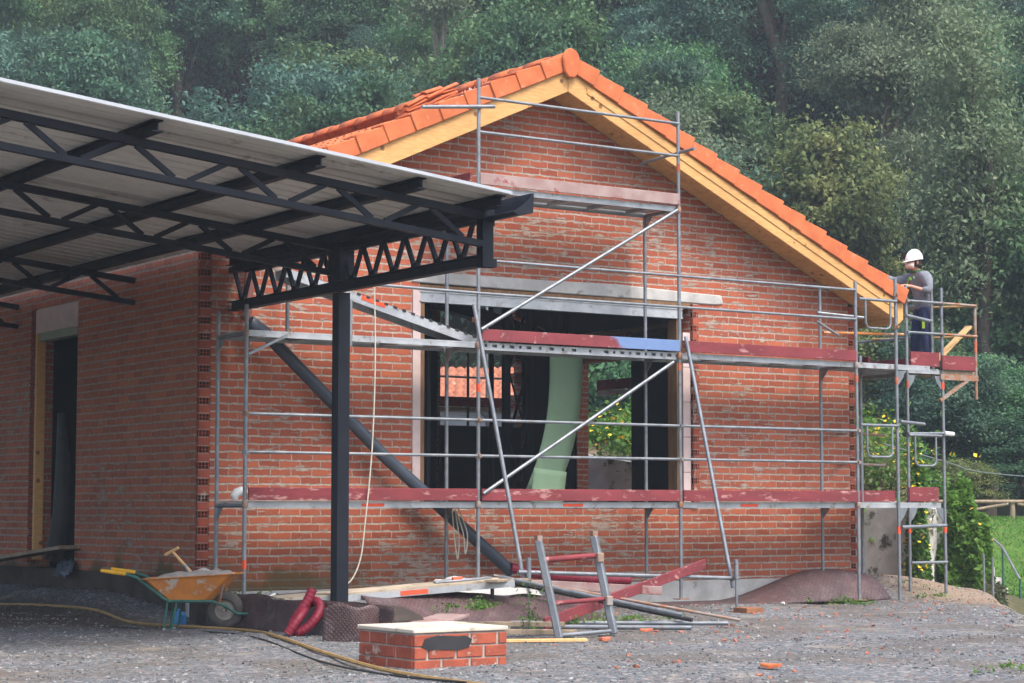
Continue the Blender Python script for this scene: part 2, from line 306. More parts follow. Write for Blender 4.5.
# ================================================================ GROUND
def sst(x, a, b):
    t = min(1, max(0, (x - a) / (b - a))); return t*t*(3 - 2*t)
from mathutils import noise as mn
EDGE_P = Vector((11.95, -1.1)); EDGE_N = Vector((.733, -.68))
WA = Vector((10.95, 8.3)); WB = Vector((13.6, 1.5)); WD = (WB - WA).normalized(); WN = Vector((-WD.y, WD.x))   # retaining wall line
if WN.x < 0: WN = -WN
WL = (WB - WA).length
def wtop(t): return 2.35 + (1.3 - 2.35) * min(1.0, max(-.8, t / WL))
def hill_h(l, s):
    k = sst(l, 3, 10); s0 = 57 - 2*k; sl = .62 + .22*k
    d = s - s0
    sl *= 1 - .5*sst(l/max(s, 1), .175, .23)
    return 0 if d < -4 else (sl * (d + 4)**2 / 16 if d < 4 else sl * d)*1.0
def ground_h(x, y):
    l, s = toLS(x, y)
    z = 0.0
    z += .045 * (mn.noise((x*.5, y*.5, 0))) + .024 * mn.noise((x*1.5, y*1.5, 3))
    # earth pushed against the side wall
    z += .27 * sst(x, -1.1, -.02)**1.5 * sst(y, -.5, 2.2) * (1 - sst(x, .05, .4))
    # lip on the right: the yard ends and drops
    d = (Vector((x, y)) - EDGE_P).dot(EDGE_N) + .15 * mn.noise((x*.8, y*.8, 7))
    if d > 0: z -= min(1.3, 2.4*d*d if d < .25 else .15 + 1.2*(d - .25)) * (1 - .75*sst(s, 32.3, 34.5))
    z += .26 * math.exp(-((x - 11.9)**2 + (y - .9)**2) / 1.3) + .20 * math.exp(-((x - 10.9)**2 + (y - .2)**2) / .5)
    # bank behind the retaining wall
    p = Vector((x, y)) - WA; t = p.dot(WD); e = p.dot(WN)
    if e > 0 and l < 8.2 and t > -1.6:
        kk = (1 - sst(l, 6.9, 8.0)) * sst(t, -1.6, -.2)
        bank = z + kk*(wtop(t) - .12 + .2*min(e, 5) - z)
        z = z*(1 - sst(e, 0, .25)) + bank * sst(e, .0, .25) * (1 - sst(t - .35*e, WL - .8, WL + 1.4)) + z*sst(e, 0, .25)*sst(t - .35*e, WL - .8, WL + 1.4)
    # lawn bank far right
    kl = sst(l, 7.9, 8.9) * sst(s, 36.2, 37.5)
    if kl > 0 and s < 62:
        lawn = -.35 + 1.4 * sst(s, 36.3, 44.6) ; z = z*(1 - kl) + lawn*kl
    return max(z, hill_h(l, s) + (z if s > 57 else 0) if s > 44 else z)
def frange(a, b, st):
    o = []; x = a
    while x < b - 1e-6: o.append(x); x += st
    return o
ls_l = frange(-130, -40, 15) + frange(-40, -9, 3) + frange(-9, 13, .3) + frange(13, 40, 3) + frange(40, 131, 15)
ls_s = frange(-12, 10, 3) + frange(10, 40, .3) + [40]
def sheet(name, ll, sl, m):
    mb = MB(); n = len(ll)
    for s in sl:
        for l in ll:
            p = LS(l, s); mb.v.append((p.x, p.y, ground_h(p.x, p.y)))
    mb.f = [(j*n+i, j*n+i+1, (j+1)*n+i+1, (j+1)*n+i) for j in range(len(sl)-1) for i in range(n-1)]
    return mb.build(name, m, smooth=True, angle=180)
def _g(): pass
kind(sheet('ground', ls_l, ls_s, M['ground']), 'structure', 'grey gravel building yard with brick crumbs')
kind(sheet('hillside', frange(-130, -40, 15) + frange(-40, 41, 1.5) + frange(41, 131, 15), frange(40, 60, 1) + frange(60, 170, 2.5) + frange(170, 230, 6) + [230], M['hill']), 'structure', 'steep dark wooded hillside behind the house')
lm = MB()
def lawn_pt(u, v):
    s = 36.9 + 9.6*v; l = 8.75 + .16*(s - 36.9)+ 8*u; p = LS(l, s); return (p.x, p.y, ground_h(p.x, p.y) + .03)
lm.grid(lawn_pt, 20, 30); kind(lm.build('lawn', M['lawn'], smooth=True, angle=180), 'structure', 'sloping green lawn at the right edge')
sc = MB()
def scar_pt(u, v):
    s = 66.5 + 2.6*v; l = 14.5 + .9*u + .35*math.sin(5*v); p = LS(l, s); return (p.x, p.y, hill_h(l, s) + .25 + .3*mn.noise((u*3, v*4, 1)))
# gravel stones, brick crumbs : nobody could count them
def stones(name, n, lo, hi, m, dens, lab):
    ico = np.array([(1,0,0),(-1,0,0),(0,1,0),(0,-1,0),(0,0,1),(0,0,-1)], float)
    fc = np.array([(0,2,4),(2,1,4),(1,3,4),(3,0,4),(2,0,5),(1,2,5),(3,1,5),(0,3,5)])
    V = []; Fc = []; k = 0
    while k < n:
        l = rng.uniform(-6.5, 8.5); s = 14 + 17*rng.random()**1.5
        if abs(l) > s*.27 + .4: continue
        p = LS(l, s)
        if p.x > -.2 and p.x < 10.6 and p.y > -.35: continue
        if not dens(p.x, p.y): continue
        if -.3 < p.x < 1.2 and p.y > -4.9: continue
        r = lo + (hi - lo)*rng.random()**3
        a = rng.uniform(0, 6.28); q = ico * rng.uniform(.55, 1.15, (6, 1)) * np.array([1, .75, .6]) * r; ux = rng.normal(size=(3, 3)); ux = np.linalg.qr(ux)[0]; q = q @ ux; q[:, 2] *= .7
        c, d = math.cos(a), math.sin(a); q = np.stack([q[:,0]*c - q[:,1]*d, q[:,0]*d + q[:,1]*c, q[:,2]], 1)
        V.append(q + np.array([p.x, p.y, ground_h(p.x, p.y) + r*.12])); Fc.append(fc + 6*k); k += 1
    mb = MB(); mb.v = np.concatenate(V).tolist(); mb.f = np.concatenate(Fc).tolist()
    o = mb.build(name, m); return kind(o, 'stuff', lab)
def clus(a, b):
    return lambda x, y: mn.noise((x*.45, y*.45, a)) > b
def stone_mat(n, a, b, c):
    m, nt, P = newmat(n); g = nd(nt, 'ShaderNodeNewGeometry')
    nt.links.new(mix(nt, ss(nt, g.outputs['Random Per Island'], .6, 1), mix(nt, g.outputs['Random Per Island'], a, b), c), P.inputs['Base Color']); P.inputs['Roughness'].default_value = .95; P.inputs['Specular IOR Level'].default_value = .15
    return m
stones('gravel', 15000, .008, .034, stone_mat('loose_stone', (.09,.092,.097), (.22,.22,.215), (.34,.335,.33)), lambda x, y: mn.noise((x*.45, y*.45, 9)) > -.28, 'loose grey gravel over the yard')
stones('brick_rubble', 620, .010, .055, stone_mat('brick_crumb', (.34,.12,.08), (.42,.18,.12), (.26,.10,.07)), lambda x, y: x > 1.2 + .2*y and (y > -6.5 or rng.random() < .25), 'scattered red brick crumbs')
# ================================================================ HOUSE
L = 10.47; DP = 7.5
AX, AZ, SL = 4.97, 7.22, .455
def rz(x): return AZ - (.461*(x - AX) if x > AX else .452*(AX - x))
house = thing('brick_house', 'unfinished red brick house with orange tiled gable roof and wide window hole', 'house', (0,0,0))
def wall_prism(name, poly, y0, y1, m=None): return MB().prism([(x, y0, z) for x, z in poly], (0, y1 - y0, 0)).build(name, m or M['brick'], house)
WT = .24; ZB = .33
ox0, ox1, oz0, oz1 = 3.03, 7.37, 1.30, 4.05
c0, c1 = .15, L - .15
def und(x): return rz(x) - .46
front = MB()
def pr_(poly): front.prism([(x, 0, z) for x, z in poly], (0, WT, 0))
pr_([(c0, ZB), (ox0, ZB), (ox0, und(ox0)), (c0, und(c0))])
pr_([(ox0, ZB), (ox1, ZB), (ox1, oz0), (ox0, oz0)])
pr_([(ox0, 4.27), (ox1, 4.27), (ox1, und(ox1)), (AX, und(AX)), (ox0, und(ox0))])
pr_([(ox1, ZB), (c1, ZB), (c1, und(c1)), (ox1, und(ox1))])
front.build('gable_wall', M['brick'], house)
# side walls, rear wall
sw = MB()
d0, d1, dz = 3.77, 5.25, 3.72
sw.box(.0, .065, ZB, WT, d0, und(0) - .0); sw.box(0, d1, .5, WT, DP, und(0)); sw.box(0, d0, 4.06, WT, d1, und(0))
sw.build('wall', M['brick_side'], house)
rw = MB(); rw.box(L - WT, WT, ZB, L, 5.1, und(L)); rw.box(L - WT, 6.66, ZB, L, DP, und(L)); rw.box(L - WT, 5.1, 3.8, L, 6.66, und(L)); rw.box(L - WT, 5.1, ZB, L, 6.66, 1.25)
rw.build('wall', M['brick'], house)
bw = MB()
bw.prism([(WT, DP - WT, ZB), (7.83, DP - WT, ZB), (7.83, DP - WT, und(7.83)), (AX, DP - WT, und(AX)), (WT, DP - WT, und(WT))], (0, WT, 0))
bw.box(7.83, DP - WT, ZB, 9.48, DP, 2.70)
bw.prism([(9.48, DP - WT, ZB), (L - WT, DP - WT, ZB), (L - WT, DP - WT, und(L)), (9.48, DP - WT, und(9.48))], (0, WT, 0))
z = 2.71
k = 0
while z < 4.7:                                    # toothed end of the rear wall
    if k % 2 == 0: bw.box(9.48 - .14, DP - WT, z, 9.48, DP, z + .16)
    z += .19; k += 1
bw.build('wall', M['brick'], house)
# toothed / hollow brick corners : alternate courses show the hollow brick ends
def corner(x0, x1, zt, zb=ZB, y0=0.0):
    mo = MB(); solid = hol = mo
    mo.box(x0 + .012, y0 + .055, zb, x1 - .004, y0 + WT, zt).mark(0)
    z = zb; k = 0
    while z + .08 < zt:
        a, b = z + .006, z + .089
        if k % 2 == 0: solid.box(x0 + .002, y0 - .003, a - .002, x1 - .002, y0 + .06, b + .002).mark(1); mo.box(x0 + .006, y0 + .004, a - .012, x1 - .004, y0 + .06, a - .002).mark(2); mo.box(x0 + .006, y0 + .004, b + .002, x1 - .004, y0 + .06, b + .010).mark(2)
        else:
            h0, h1 = x0, x1 - .012
            w = (h1 - h0); t = .008
            xs = [h0, h0 + (w - t)/3, h0 + 2*(w - t)/3, h1 - t]
            for q in xs: hol.box(q, y0 - .004, a, q + t, y0 + .010, b)
            for q in (a, (a + b)/2 - .004, b - .008): 
                for i in range(3): hol.box(xs[i] + t, y0 - .004, q, xs[i+1], y0 + .010, q + .008)
            mo.mark(1)
        z += .095; k += 1
    return mo
M['hole'] = PM('brick_hollow_shade', (.014,.007,.006), (.010,.005,.004), 20, .95, bump=0)  # near-black backing paints the shade inside the brick cavities
for (x0, x1, zt) in ((0, .15, und(.0) - .0), (L - .15, L, und(L))):
    corner(x0, x1, zt).build('corner_brick', [M['hole'], M['brick_plain'], M['mortar']], house)
corner(ox1 + .002, ox1 + .11, 4.1, 1.35, -.062).build('corner_brick', [M['hole'], M['brick_plain'], M['mortar']], house)
# same hollow ends beside the side door
sd = hd_ = MB()
z = .55; k = 0
while z < 4.0:
    a, b = z + .006, z + .089
    y0_ = d1; y1_ = d1 + .22
    sd.box(-.002, y0_, a - .008, .02, y1_, b + .008).mark(0)
    ys = [y0_ + i*(y1_ - y0_ - .009)/4 for i in range(5)]
    for q in ys: hd_.box(-.012, q, a, -.002, q + .009, b)
    for q in (a, (a+b)/2 - .005, b - .012):
        for i in range(4): hd_.box(-.012, ys[i] + .009, q, -.002, ys[i+1], q + .008)
    hd_.mark(1)
    z += .095
sd.build('door_edge_brick', [M['hole'], M['brick_plain']], house)
MB().box(-.025, d0 - .0, dz, .10, d1, 4.05).build('door_lintel', M['pink'], house, bevel=.005)
MB().box(-.01, d0, dz - .11, .14, d1 - .08, dz - .003).build('door_head', PM('green_grey_board', (.30,.34,.26), (.24,.28,.21), 3, .85), house)
MB().box(-.03, d1 - .075, .6, .10, d1 - .012, dz - .003).build('door_frame', M['wood'], house, bevel=.004)
M['room_shade'] = PM('painted_room_shade', (.007,.0065,.0065), (.011,.0095,.009), 3, .85, bump=.2, bsc=20, spec=.15)  # near-black base colour paints the room's shade onto floor, walls and ceiling
MB().box(WT + .003, WT + .003, .2, L - WT - .003, DP - WT - .003, .42).build('floor_slab', M['room_shade'], house)
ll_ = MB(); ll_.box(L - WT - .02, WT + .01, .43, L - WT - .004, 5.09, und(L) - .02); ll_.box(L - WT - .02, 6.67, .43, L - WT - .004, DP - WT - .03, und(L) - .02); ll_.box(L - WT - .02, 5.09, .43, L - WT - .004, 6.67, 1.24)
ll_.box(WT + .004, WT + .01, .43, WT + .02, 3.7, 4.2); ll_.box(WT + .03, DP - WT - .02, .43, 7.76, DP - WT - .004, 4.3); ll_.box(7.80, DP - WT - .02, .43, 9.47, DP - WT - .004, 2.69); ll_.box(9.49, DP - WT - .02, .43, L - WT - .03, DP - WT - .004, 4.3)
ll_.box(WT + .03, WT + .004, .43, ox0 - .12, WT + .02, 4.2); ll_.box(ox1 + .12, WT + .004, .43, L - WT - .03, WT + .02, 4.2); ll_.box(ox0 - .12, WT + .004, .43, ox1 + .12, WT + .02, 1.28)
ll_.build('wall_shade_lining', M['room_shade'], house)  # added panels over the inner walls, coloured dark in place of shade
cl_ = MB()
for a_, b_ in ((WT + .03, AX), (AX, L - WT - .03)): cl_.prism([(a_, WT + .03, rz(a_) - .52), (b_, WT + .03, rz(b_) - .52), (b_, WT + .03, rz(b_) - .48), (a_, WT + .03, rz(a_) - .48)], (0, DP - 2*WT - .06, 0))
cl_.build('ceiling_shade_lining', M['room_shade'], house)  # added under the roof, carries the same painted shade
# plinth
pl = MB(); pl.box(-.03, -.035, -.35, L + .03, WT, ZB - .004); pl.box(L - WT, WT + .003, -.35, L + .03, DP, ZB - .004); pl.box(WT+.003, DP - WT, -.35, L - WT - .003, DP, ZB - .004)
pl.build('plinth', M['concrete'], house, bevel=.01)
M['mud'] = PM('dark_mud', (.05,.042,.036), (.085,.07,.06), 3, .95, bump=.6, bsc=12, spec=.1)
MB().box(-.025, WT + .003, -.35, WT, DP, .50).build('plinth', M['mud'], house, bevel=.01)
# window opening trims
ln = MB(); ln.prism([(2.90, -.022, 4.142), (7.80, -.022, 4.122), (7.96, -.022, 4.14), (7.93, -.022, 4.26), (7.2, -.022, 4.275), (6.1, -.022, 4.31), (5.0, -.022, 4.29), (2.93, -.022, 4.29)], (0, .2, 0))
ln.build('lintel', M['concrete'], house, bevel=.012)
MB().box(ox0, -.012, 4.045, ox1 - .002, .17, 4.120).build('lintel_board', M['jamb'], house)
ib = MB(); ib.box(ox0 - .02, -.030, 4.025, 7.23, .06, 4.042); ib.box(ox0 - .02, -.015, 3.915, 7.23, .0, 4.025); ib.box(ox0 - .02, -.030, 3.898, 7.23, .06, 3.915)
ib.build('steel_beam', M['deck'], house)
MB().box(ox0 - .115, -.02, 1.32, ox0 - .003, .05, 4.045).build('jamb_lining', M['pink'], house)
MB().box(ox0 + .0, -.01, 1.32, ox0 + .06, .19, 3.89).build('window_frame', M['jamb'], house)
MB().box(7.14, .0, 1.32, 7.225, .2, 3.89).build('window_frame', M['jamb'], house)
pk = MB()
for i in range(5): pk.box(7.235, -.02, 1.32 + i*.48, ox1 - .012, .12, 1.32 + i*.48 + .472)
pk.build('jamb_lining', M['pink'], house)
# interior lattice columns and mid frame
def lattice(name, x, y, z0, z1, w=.5):
    t = MB(); t.box(x, y, z0, x + .09, y + .1, z1); t.box(x + w - .09, y, z0, x + w, y + .1, z1)
    m = t.build(name, M['steel'], house); b = MB(); n = 5
    for i in range(n):
        a, c = z0 + (z1 - z0)*i/n, z0 + (z1 - z0)*(i + 1)/n
        b.bar((x + .09, y + .05, a), (x + w - .09, y + .05, c), .03, .03, (0,1,0)); b.bar((x + w - .09, y + .05, a), (x + .09, y + .05, c), .02, .02, (0,1,0))
    b.build('bracing', M['steel'], m)
lattice('interior_column', 6.05, 2.6, .42, 5.2); lattice('interior_column', 6.9, 2.6, .42, 5.0, .36)
MB().bar((3.6, 3.4, 4.75), (9.9, 6.2, 4.0), .16, .2).build('interior_beam', M['steel'], house)
for (x, y) in ((4.55, 2.3), (8.1, 6.1)): MB().tube((x, y, .42), (x, y, 4.9), .045).build('prop', M['steel'], house, smooth=True)
# ---- roof
roof = thing('roof', '', 'x'); del roof['label']; del roof['category']; roof.parent = house; ORG['roof'] = Vector((0,0,0))
YF, YB = -.5, DP + .5
xl, xr = -.12, 10.95
sl_v = Vector((1, 0, -SL)).normalized()
dk = MB()
dk.prism([(xl, YF + .06, rz(xl) - .305), (AX, YF + .06, AZ - .305), (xr - .02, YF + .06, rz(xr) - .305), (xr - .02, YF + .06, rz(xr) - .225), (AX, YF + .06, AZ - .225), (xl, YF + .06, rz(xl) - .225)], (0, YB - YF - .12, 0))
dk.build('roof_deck', M['wood_old'], roof)
# soffit boards, front overhang and eaves
def soffit(x0, x1, y0, y1, nb, along):
    mb = MB()
    for i in range(nb):
        a = y0 + (y1 - y0)*i/nb + .003; b = y0 + (y1 - y0)*(i + 1)/nb - .003
        mb.prism([(x0, a, rz(x0) - .455), (x1, a, rz(x1) - .455), (x1, a, rz(x1) - .31), (x0, a, rz(x0) - .31)], (0, b - a, 0))
    return mb
soffit(xl, AX - .004, YF + .105, .0, 4, 0).build('soffit', M['wood'], roof); soffit(AX + .004, xr - .03, YF + .105, .0, 4, 0).build('soffit', M['wood'], roof)
soffit(L + .01, xr - .03, .004, YB - .1, 50, 0).build('soffit', M['wood'], roof)
# barge boards (the pine beam under the verge)
def barge(x0, x1, y0, y1, t0, t1, name, mt):
    return MB().prism([(x0, y0, rz(x0) - t0), (x1, y0, rz(x1) - t0), (x1, y0, rz(x1) - t1), (x0, y0, rz(x0) - t1)], (0, y1 - y0, 0)).build(name, mt, roof, bevel=.006)
barge(xl, AX - .002, YF, YF + .10, .50, .195, 'bargeboard', M['wood']); barge(AX + .002, xr - .12, YF, YF + .10, .50, .195, 'bargeboard', M['wood'])
barge(AX + .30, xr - .2, YF - .012, YF - .002, .36, .24, 'bargeboard_strip', M['wood'])
MB().prism([(xr - .11, YF + .01, rz(xr) - .50), (xr - .0, YF + .01, rz(xr) - .42), (xr - .0, YF + .01, rz(xr) - .12), (xr - .11, YF + .01, rz(xr) - .10)], (0, YB - YF - .02, 0)).build('eave_board', M['wood'], roof)
# verge tiles
def verge(x0, x1, n):
    mb = MB(); d = (x1 - x0)
    for i in range(n):
        a = x0 + d*i/n; b = x0 + d*(i + 1)/n + (d/n)*.10
        la, lb = .048, .0                                  # each tile's tail rides over the next one
        o = random.uniform(-.003, .004)
        dx = -.10 if d > 0 else .10
        fl = .022
        A = [(a, YF - .035 - o, rz(a) + lb), (b, YF - .035 - o - fl, rz(b) + la), (b + dx, YF - .035 - o - fl, rz(b) + la - .265 + .047), (a + dx, YF - .035 - o, rz(a) + lb - .225 + .047)]
        mb.prism(A, (0, .028, 0))
        mb.prism([(a, YF - .006 - o, rz(a) + lb), (b, YF - .006 - o, rz(b) + la), (b, YF - .006 - o, rz(b) + la - .03), (a, YF - .006 - o, rz(a) + lb - .03)], (0, .25, 0))
    return mb.build('verge_tiles', M['tile'], roof, bevel=.008)
verge(AX - .05, xl - .03, 13); verge(AX + .05, xr + .03, 15)
# field tiles with a pantile wave and stepped courses
def field(x0, x1, nrow, name):
    mb = MB(); per = .22; ny = int((YB - YF - .2)/per)*8; pts = []
    for i in range(nrow):
        xa = x0 + (x1 - x0)*i/nrow; xb = x0 + (x1 - x0)*(i + 1)/nrow
        for x, l in ((xa, .0), (xb, .035)):
            row = []
            for j in range(ny + 1):
                y = YF + .2 + j*per/8; w = .020*math.cos(2*math.pi*j/8) + (.012 if j % 8 < 3 else 0)
                row.append((x, y, rz(x) - .185 + l*.6 + w + .004*math.sin(i*3.1 + (j//8)*1.7)))
            pts.append(row)
    n = ny + 1; mb.v = [p for r_ in pts for p in r_]
    mb.f = [(i*n+j, i*n+j+1, (i+1)*n+j+1, (i+1)*n+j) for i in range(len(pts)-1) for j in range(n-1)]
    return mb.build(name, M['tile'], roof, smooth=True, angle=50)
field(AX, xl - .06, 13, 'roof_tiles'); field(AX, xr + .05, 15, 'roof_tiles')
rg = MB()
def ridge(y0, y1, r):
    n = 10; return [[(AX + r*math.cos(math.pi*k/n)*1.15, y, AZ - .10 + r*math.sin(math.pi*k/n)) for k in range(n + 1)] for y in (y0, y1)]
y = YF - .02; k = 0
while y < YB - .5:
    a, b = ridge(y, y + .46, .115 + .012*(k % 2)); m_ = len(a); rg.add(a + b, [(i, i+1, m_+i+1, m_+i) for i in range(m_ - 1)]); y += .42; k += 1
rg.build('ridge_tiles', M['tile'], roof, smooth=True, solid=.014)
cap = [(AX + .135*math.cos(a), YF - .045, AZ - .09 + .15*math.sin(a)) for a in [math.pi*k/12 for k in range(13)]] + [(AX - .11, YF - .045, AZ - .26), (AX - .05, YF - .045, AZ - .33), (AX + .05, YF - .045, AZ - .33), (AX + .11, YF - .045, AZ - .26)]
MB().prism(cap, (0, -.045, 0)).build('ridge_end_cap', M['tile'], roof, bevel=.015)
# spare tiles lying on the near slope, crumpled wrapping beside them
k = 0
for (x, y, n, lean) in ((3.80, 1.5, 6, .1), (4.1, 1.55, 7, .3), (4.38, 1.65, 6, .2)):
    for i in range(n):
        mb = MB()
        for q in range(4):
            u0 = q/4; a = [(-.2 + .0, (-.125 + .25*u0)), (-.2, (-.125 + .25*(u0 + .25)))]
        pts = [(-.2, -.12 + .24*j/6, .03*math.sin(j/6*math.pi*2)) for j in range(7)]
        mb.add(pts + [(.2, p[1], p[2]) for p in pts], [(j, j+1, 8+j, 7+j) for j in range(6)])
        o = mb.build('spare_roof_tile', M['tile'], smooth=True, solid=.016)
        o.location = (x + random.uniform(-.02, .02), y + random.uniform(-.02, .02), rz(x) - .13 + i*.045); o.rotation_euler = (random.uniform(-.06, .06), -math.atan(SL) + random.uniform(-.1, .1), lean + random.uniform(-.1, .1))
        tag(o, 'loose orange roof tile in the small stack lying on the left roof slope', 'roof tile', 'loose roof tiles stacked on the left roof slope')
        k += 1
def crumple(name, x0, x1, y0, y1, m, label, cat):
    mb = MB(); mb.grid(lambda u, v: (x0 + (x1-x0)*u, y0 + (y1-y0)*v, rz(x0 + (x1-x0)*u) - .12 + .22*abs(mn.noise((u*5, v*4, x0))) + .05*mn.noise((u*13, v*9, 2))), 24, 12)
    return tag(mb.build(name, m, solid=.006, base=((x0+x1)/2, y0, rz((x0+x1)/2))), label, cat)
crumple('plastic_wrap', 3.72, 4.02, .0, .35, PM('pale_wrap', (.55,.45,.42), (.42,.30,.28), 5, .6), 'crumpled pale plastic wrapping on the roof slope near the ridge', 'plastic wrap')
crumple('mortar_sack', 4.05, 4.35, .1, .4, PM('dull_sack', (.26,.12,.09), (.40,.24,.19), 6, .8), 'dull red mortar sack flattened beside the ridge tiles', 'sack')
# ================================================================ CANOPY
can = thing('steel_canopy', 'dark blue steel carport canopy with beige corrugated roof sheets and truss beams', 'canopy', (.4, -2.7, 0))
def zs(x): return 4.272 - .1*(x - .27)
CX0 = -9.6
# corrugated sheet: two leaves so that the part beside the house stops at the side wall
def corr(x0, x1, y0, y1):
    mb = MB(); per = .26; pr = [(0, 0), (.19, 0), (.205, .06), (.245, .06)]; ys = []
    y = y0
    while y < y1:
        for a, h in pr:
            if y + a <= y1 + 1e-6: ys.append((y + a, h))
        y += per
    for x in (x0, x1):
        for yy, h in ys: mb.v.append((x, yy, zs(x) + .004 + h))
    n = len(ys); mb.f = [(j, j+1, n+j+1, n+j) for j in range(n-1)]
    return mb
cs = corr(-.13, .38, -6.02, -.06); q = corr(CX0, -.13, -6.02, DP + 3); b = len(cs.v); cs.v += q.v; cs.f += [tuple(b + i for i in f_) for f_ in q.f]
cs.build('roof_sheet', M['sheet'], can, solid=.006)
MB().bar((CX0, -6.035, zs(CX0) + .02), (.38, -6.035, zs(.38) + .02), .012, .03).build('edge_trim', M['white_metal'], can)
def ibeam(p, q, w, h, t=.012):
    p = Vector(p); q = Vector(q); mb = MB(); u_ = Vector((0,0,1))
    mb.bar(p + u_*(h/2 - t/2), q + u_*(h/2 - t/2), w, t); mb.bar(p - u_*(h/2 - t/2), q - u_*(h/2 - t/2), w, t); mb.bar(p, q, t, h - 2*t)
    return mb
for x in (-9.4, -7.9, -6.3, -4.75, -3.2, -1.62, -.56):
    ibeam((x, -5.95, zs(x) - .055), (x, DP - .2, zs(x) - .055), .10, .105).build('purlin', M['steel'], can)
ibeam((.32, -5.95, zs(.32) - .055), (.32, -.12, zs(.32) - .055), .10, .105).build('purlin', M['steel'], can)
def truss(y, x1, x0=CX0 + .2):
    t = thing('truss', '', 'x'); del t['label']; del t['category']; t.parent = can; t.location = (0, 0, 0); ORG[t.name] = ORG[can.name]
    zt = lambda x: zs(x) - .148; zb = lambda x: zs(x) - .425
    MB().bar((x0, y, zt(x0)), (x1, y, zt(x1)), .075, .07).build('top_chord', M['steel'], t)
    MB().bar((x0, y, zb(x0)), (x1, y, zb(x1)), .075, .06).build('bottom_chord', M['steel'], t)
    w = MB(); n = int((x1 - x0 - .2)/.50); k = 0
    for i in range(n):
        a = x1 - .22 - i*.50; b = a - .36
        if i % 2 == 0: w.bar((a, y, zb(a) + .03), (b, y, zt(b) - .03), .05, .03, (0,1,0))
        else: w.bar((a, y, zt(a) - .03), (b, y, zb(b) + .03), .05, .03, (0,1,0))
    w.build('web', M['steel'], t)
truss(-5.58, .34); truss(-2.62, .34); truss(1.9, -.015); truss(6.0, -.015)
# eaves truss along the house axis, carried by the post
et = thing('eaves_truss', '', 'x'); del et['label']; del et['category']; et.parent = can; ORG[et.name] = ORG[can.name]
XE = .40; y0, y1 = -5.46, -.03
MB().box(XE - .05, y0, 4.09, XE + .05, y1, 4.155).build('top_chord', M['steel'], et)
ibeam((XE, y0, 3.69), (XE, y1, 3.69), .11, .11).build('bottom_chord', M['steel'], et)
w = MB(); n = 12; st = (y1 - y0 - .2)/n
for i in range(n):
    a = y0 + .12 + i*st
    w.bar((XE, a, 4.09), (XE, a + st*.44, 3.755), .03, .045, (1,0,0)); w.bar((XE, a + st*.56, 3.755), (XE, a + st, 4.09), .03, .045, (1,0,0)); w.box(XE - .02, a + st*.36, 3.745, XE + .02, a + st*.64, 3.79)
w.build('web', M['steel'], et)
ne = MB(); ne.box(XE - .06, -5.60, 3.62, XE + .06, -5.585, 4.19); ne.box(XE - .06, -5.50, 3.62, XE + .06, -5.485, 4.19); ne.box(XE - .008, -5.585, 3.62, XE + .008, -5.50, 4.19)
ne.box(XE + .06, -5.6, 4.02, XE + .075, -5.5, 4.18); ne.box(XE + .06, -5.6, 3.62, XE + .10, -5.5, 3.70)
ne.build('end_plate', M['steel'], can)
def post(x, y, z0, z1):
    mb = MB(); mb.box(x - .07, y - .07, z0, x + .07, y - .058, z1); mb.box(x - .07, y + .058, z0, x + .07, y + .07, z1); mb.box(x - .006, y - .058, z0, x + .006, y + .058, z1)
    mb.box(x - .07, y - .058, z0, x - .062, y + .058, z1)
    return mb.build('post', M['steel'], can)
pp = post(XE, -2.7, .27, 3.62)
MB().box(XE - .09, -2.82, 3.745, XE + .09, -2.56, 4.15).build('post_head', M['steel'], can)
MB().box(XE - .13, -2.83, .262, XE + .13, -2.57, .28).build('base_plate', M['steel'], pp)
post(-9.3, -5.45, -.05, 4.95); post(-9.3, 1.9, -.05, 4.95)
gu = MB(); gx = .36; gz = 4.15; g0, g1 = -6.12, -.4
gu.prism([(gx - .02, g0, gz - .06), (gx + .03, g0, gz - .09), (gx + .20, g0, gz - .06), (gx + .21, g0, gz + .13), (gx + .19, g0, gz + .13), (gx + .18, g0, gz - .045), (gx + .04, g0, gz - .07), (gx + .0, g0, gz - .045)], (0, g1 - g0, 0))
g_ = gu.build('gutter', M['steel'], can)
MB().prism([(gx - .02, g0 - .004, gz - .06), (gx + .03, g0 - .004, gz - .09), (gx + .20, g0 - .004, gz - .06), (gx + .21, g0 - .004, gz + .13), (gx + .1, g0 - .004, gz + .02)], (0, -.008, 0)).build('end_cap', M['steel'], g_)
# ================================================================ FRONT SCAFFOLD
SX = [.10, 3.24, 6.37, 9.50]; YO, YI = -1.03, -.30; TR = .0242
sca = thing('tube_scaffold', 'grey tube scaffold with maroon toe boards along the brick gable wall', 'scaffold', (.1, -.66, 0))
def tube(name, p, q, par, r=TR, m=None): return MB().tube(p, q, r, 10).build(name, m or M['galv'], par, smooth=True)
def band(par, x, y, z, m='orange_red', h=.10): return MB().tube((x, y, z), (x, y, z + h), TR + .002, 10).build('paint_band', M[m], par, smooth=True)
def coupler(par, x, y, z):
    return MB().lathe([(.024, -.03), (.036, -.028), (.036, .028), (.024, .03)], (x, y + .02, z), (0, 0, 1), 10).box(x - .02, y - .035, z - .018, x + .02, y - .012, z + .018).build('coupler', M['galv_rust'] if random.random() < .3 else M['galv'], par)
outer = [(.28, 3.62), (.44, 6.60), (.14, 6.52), (.05, 4.46)]; inner = [(.36, 3.60), (.36, 5.26), (.36, 5.24), (.36, 4.44)]
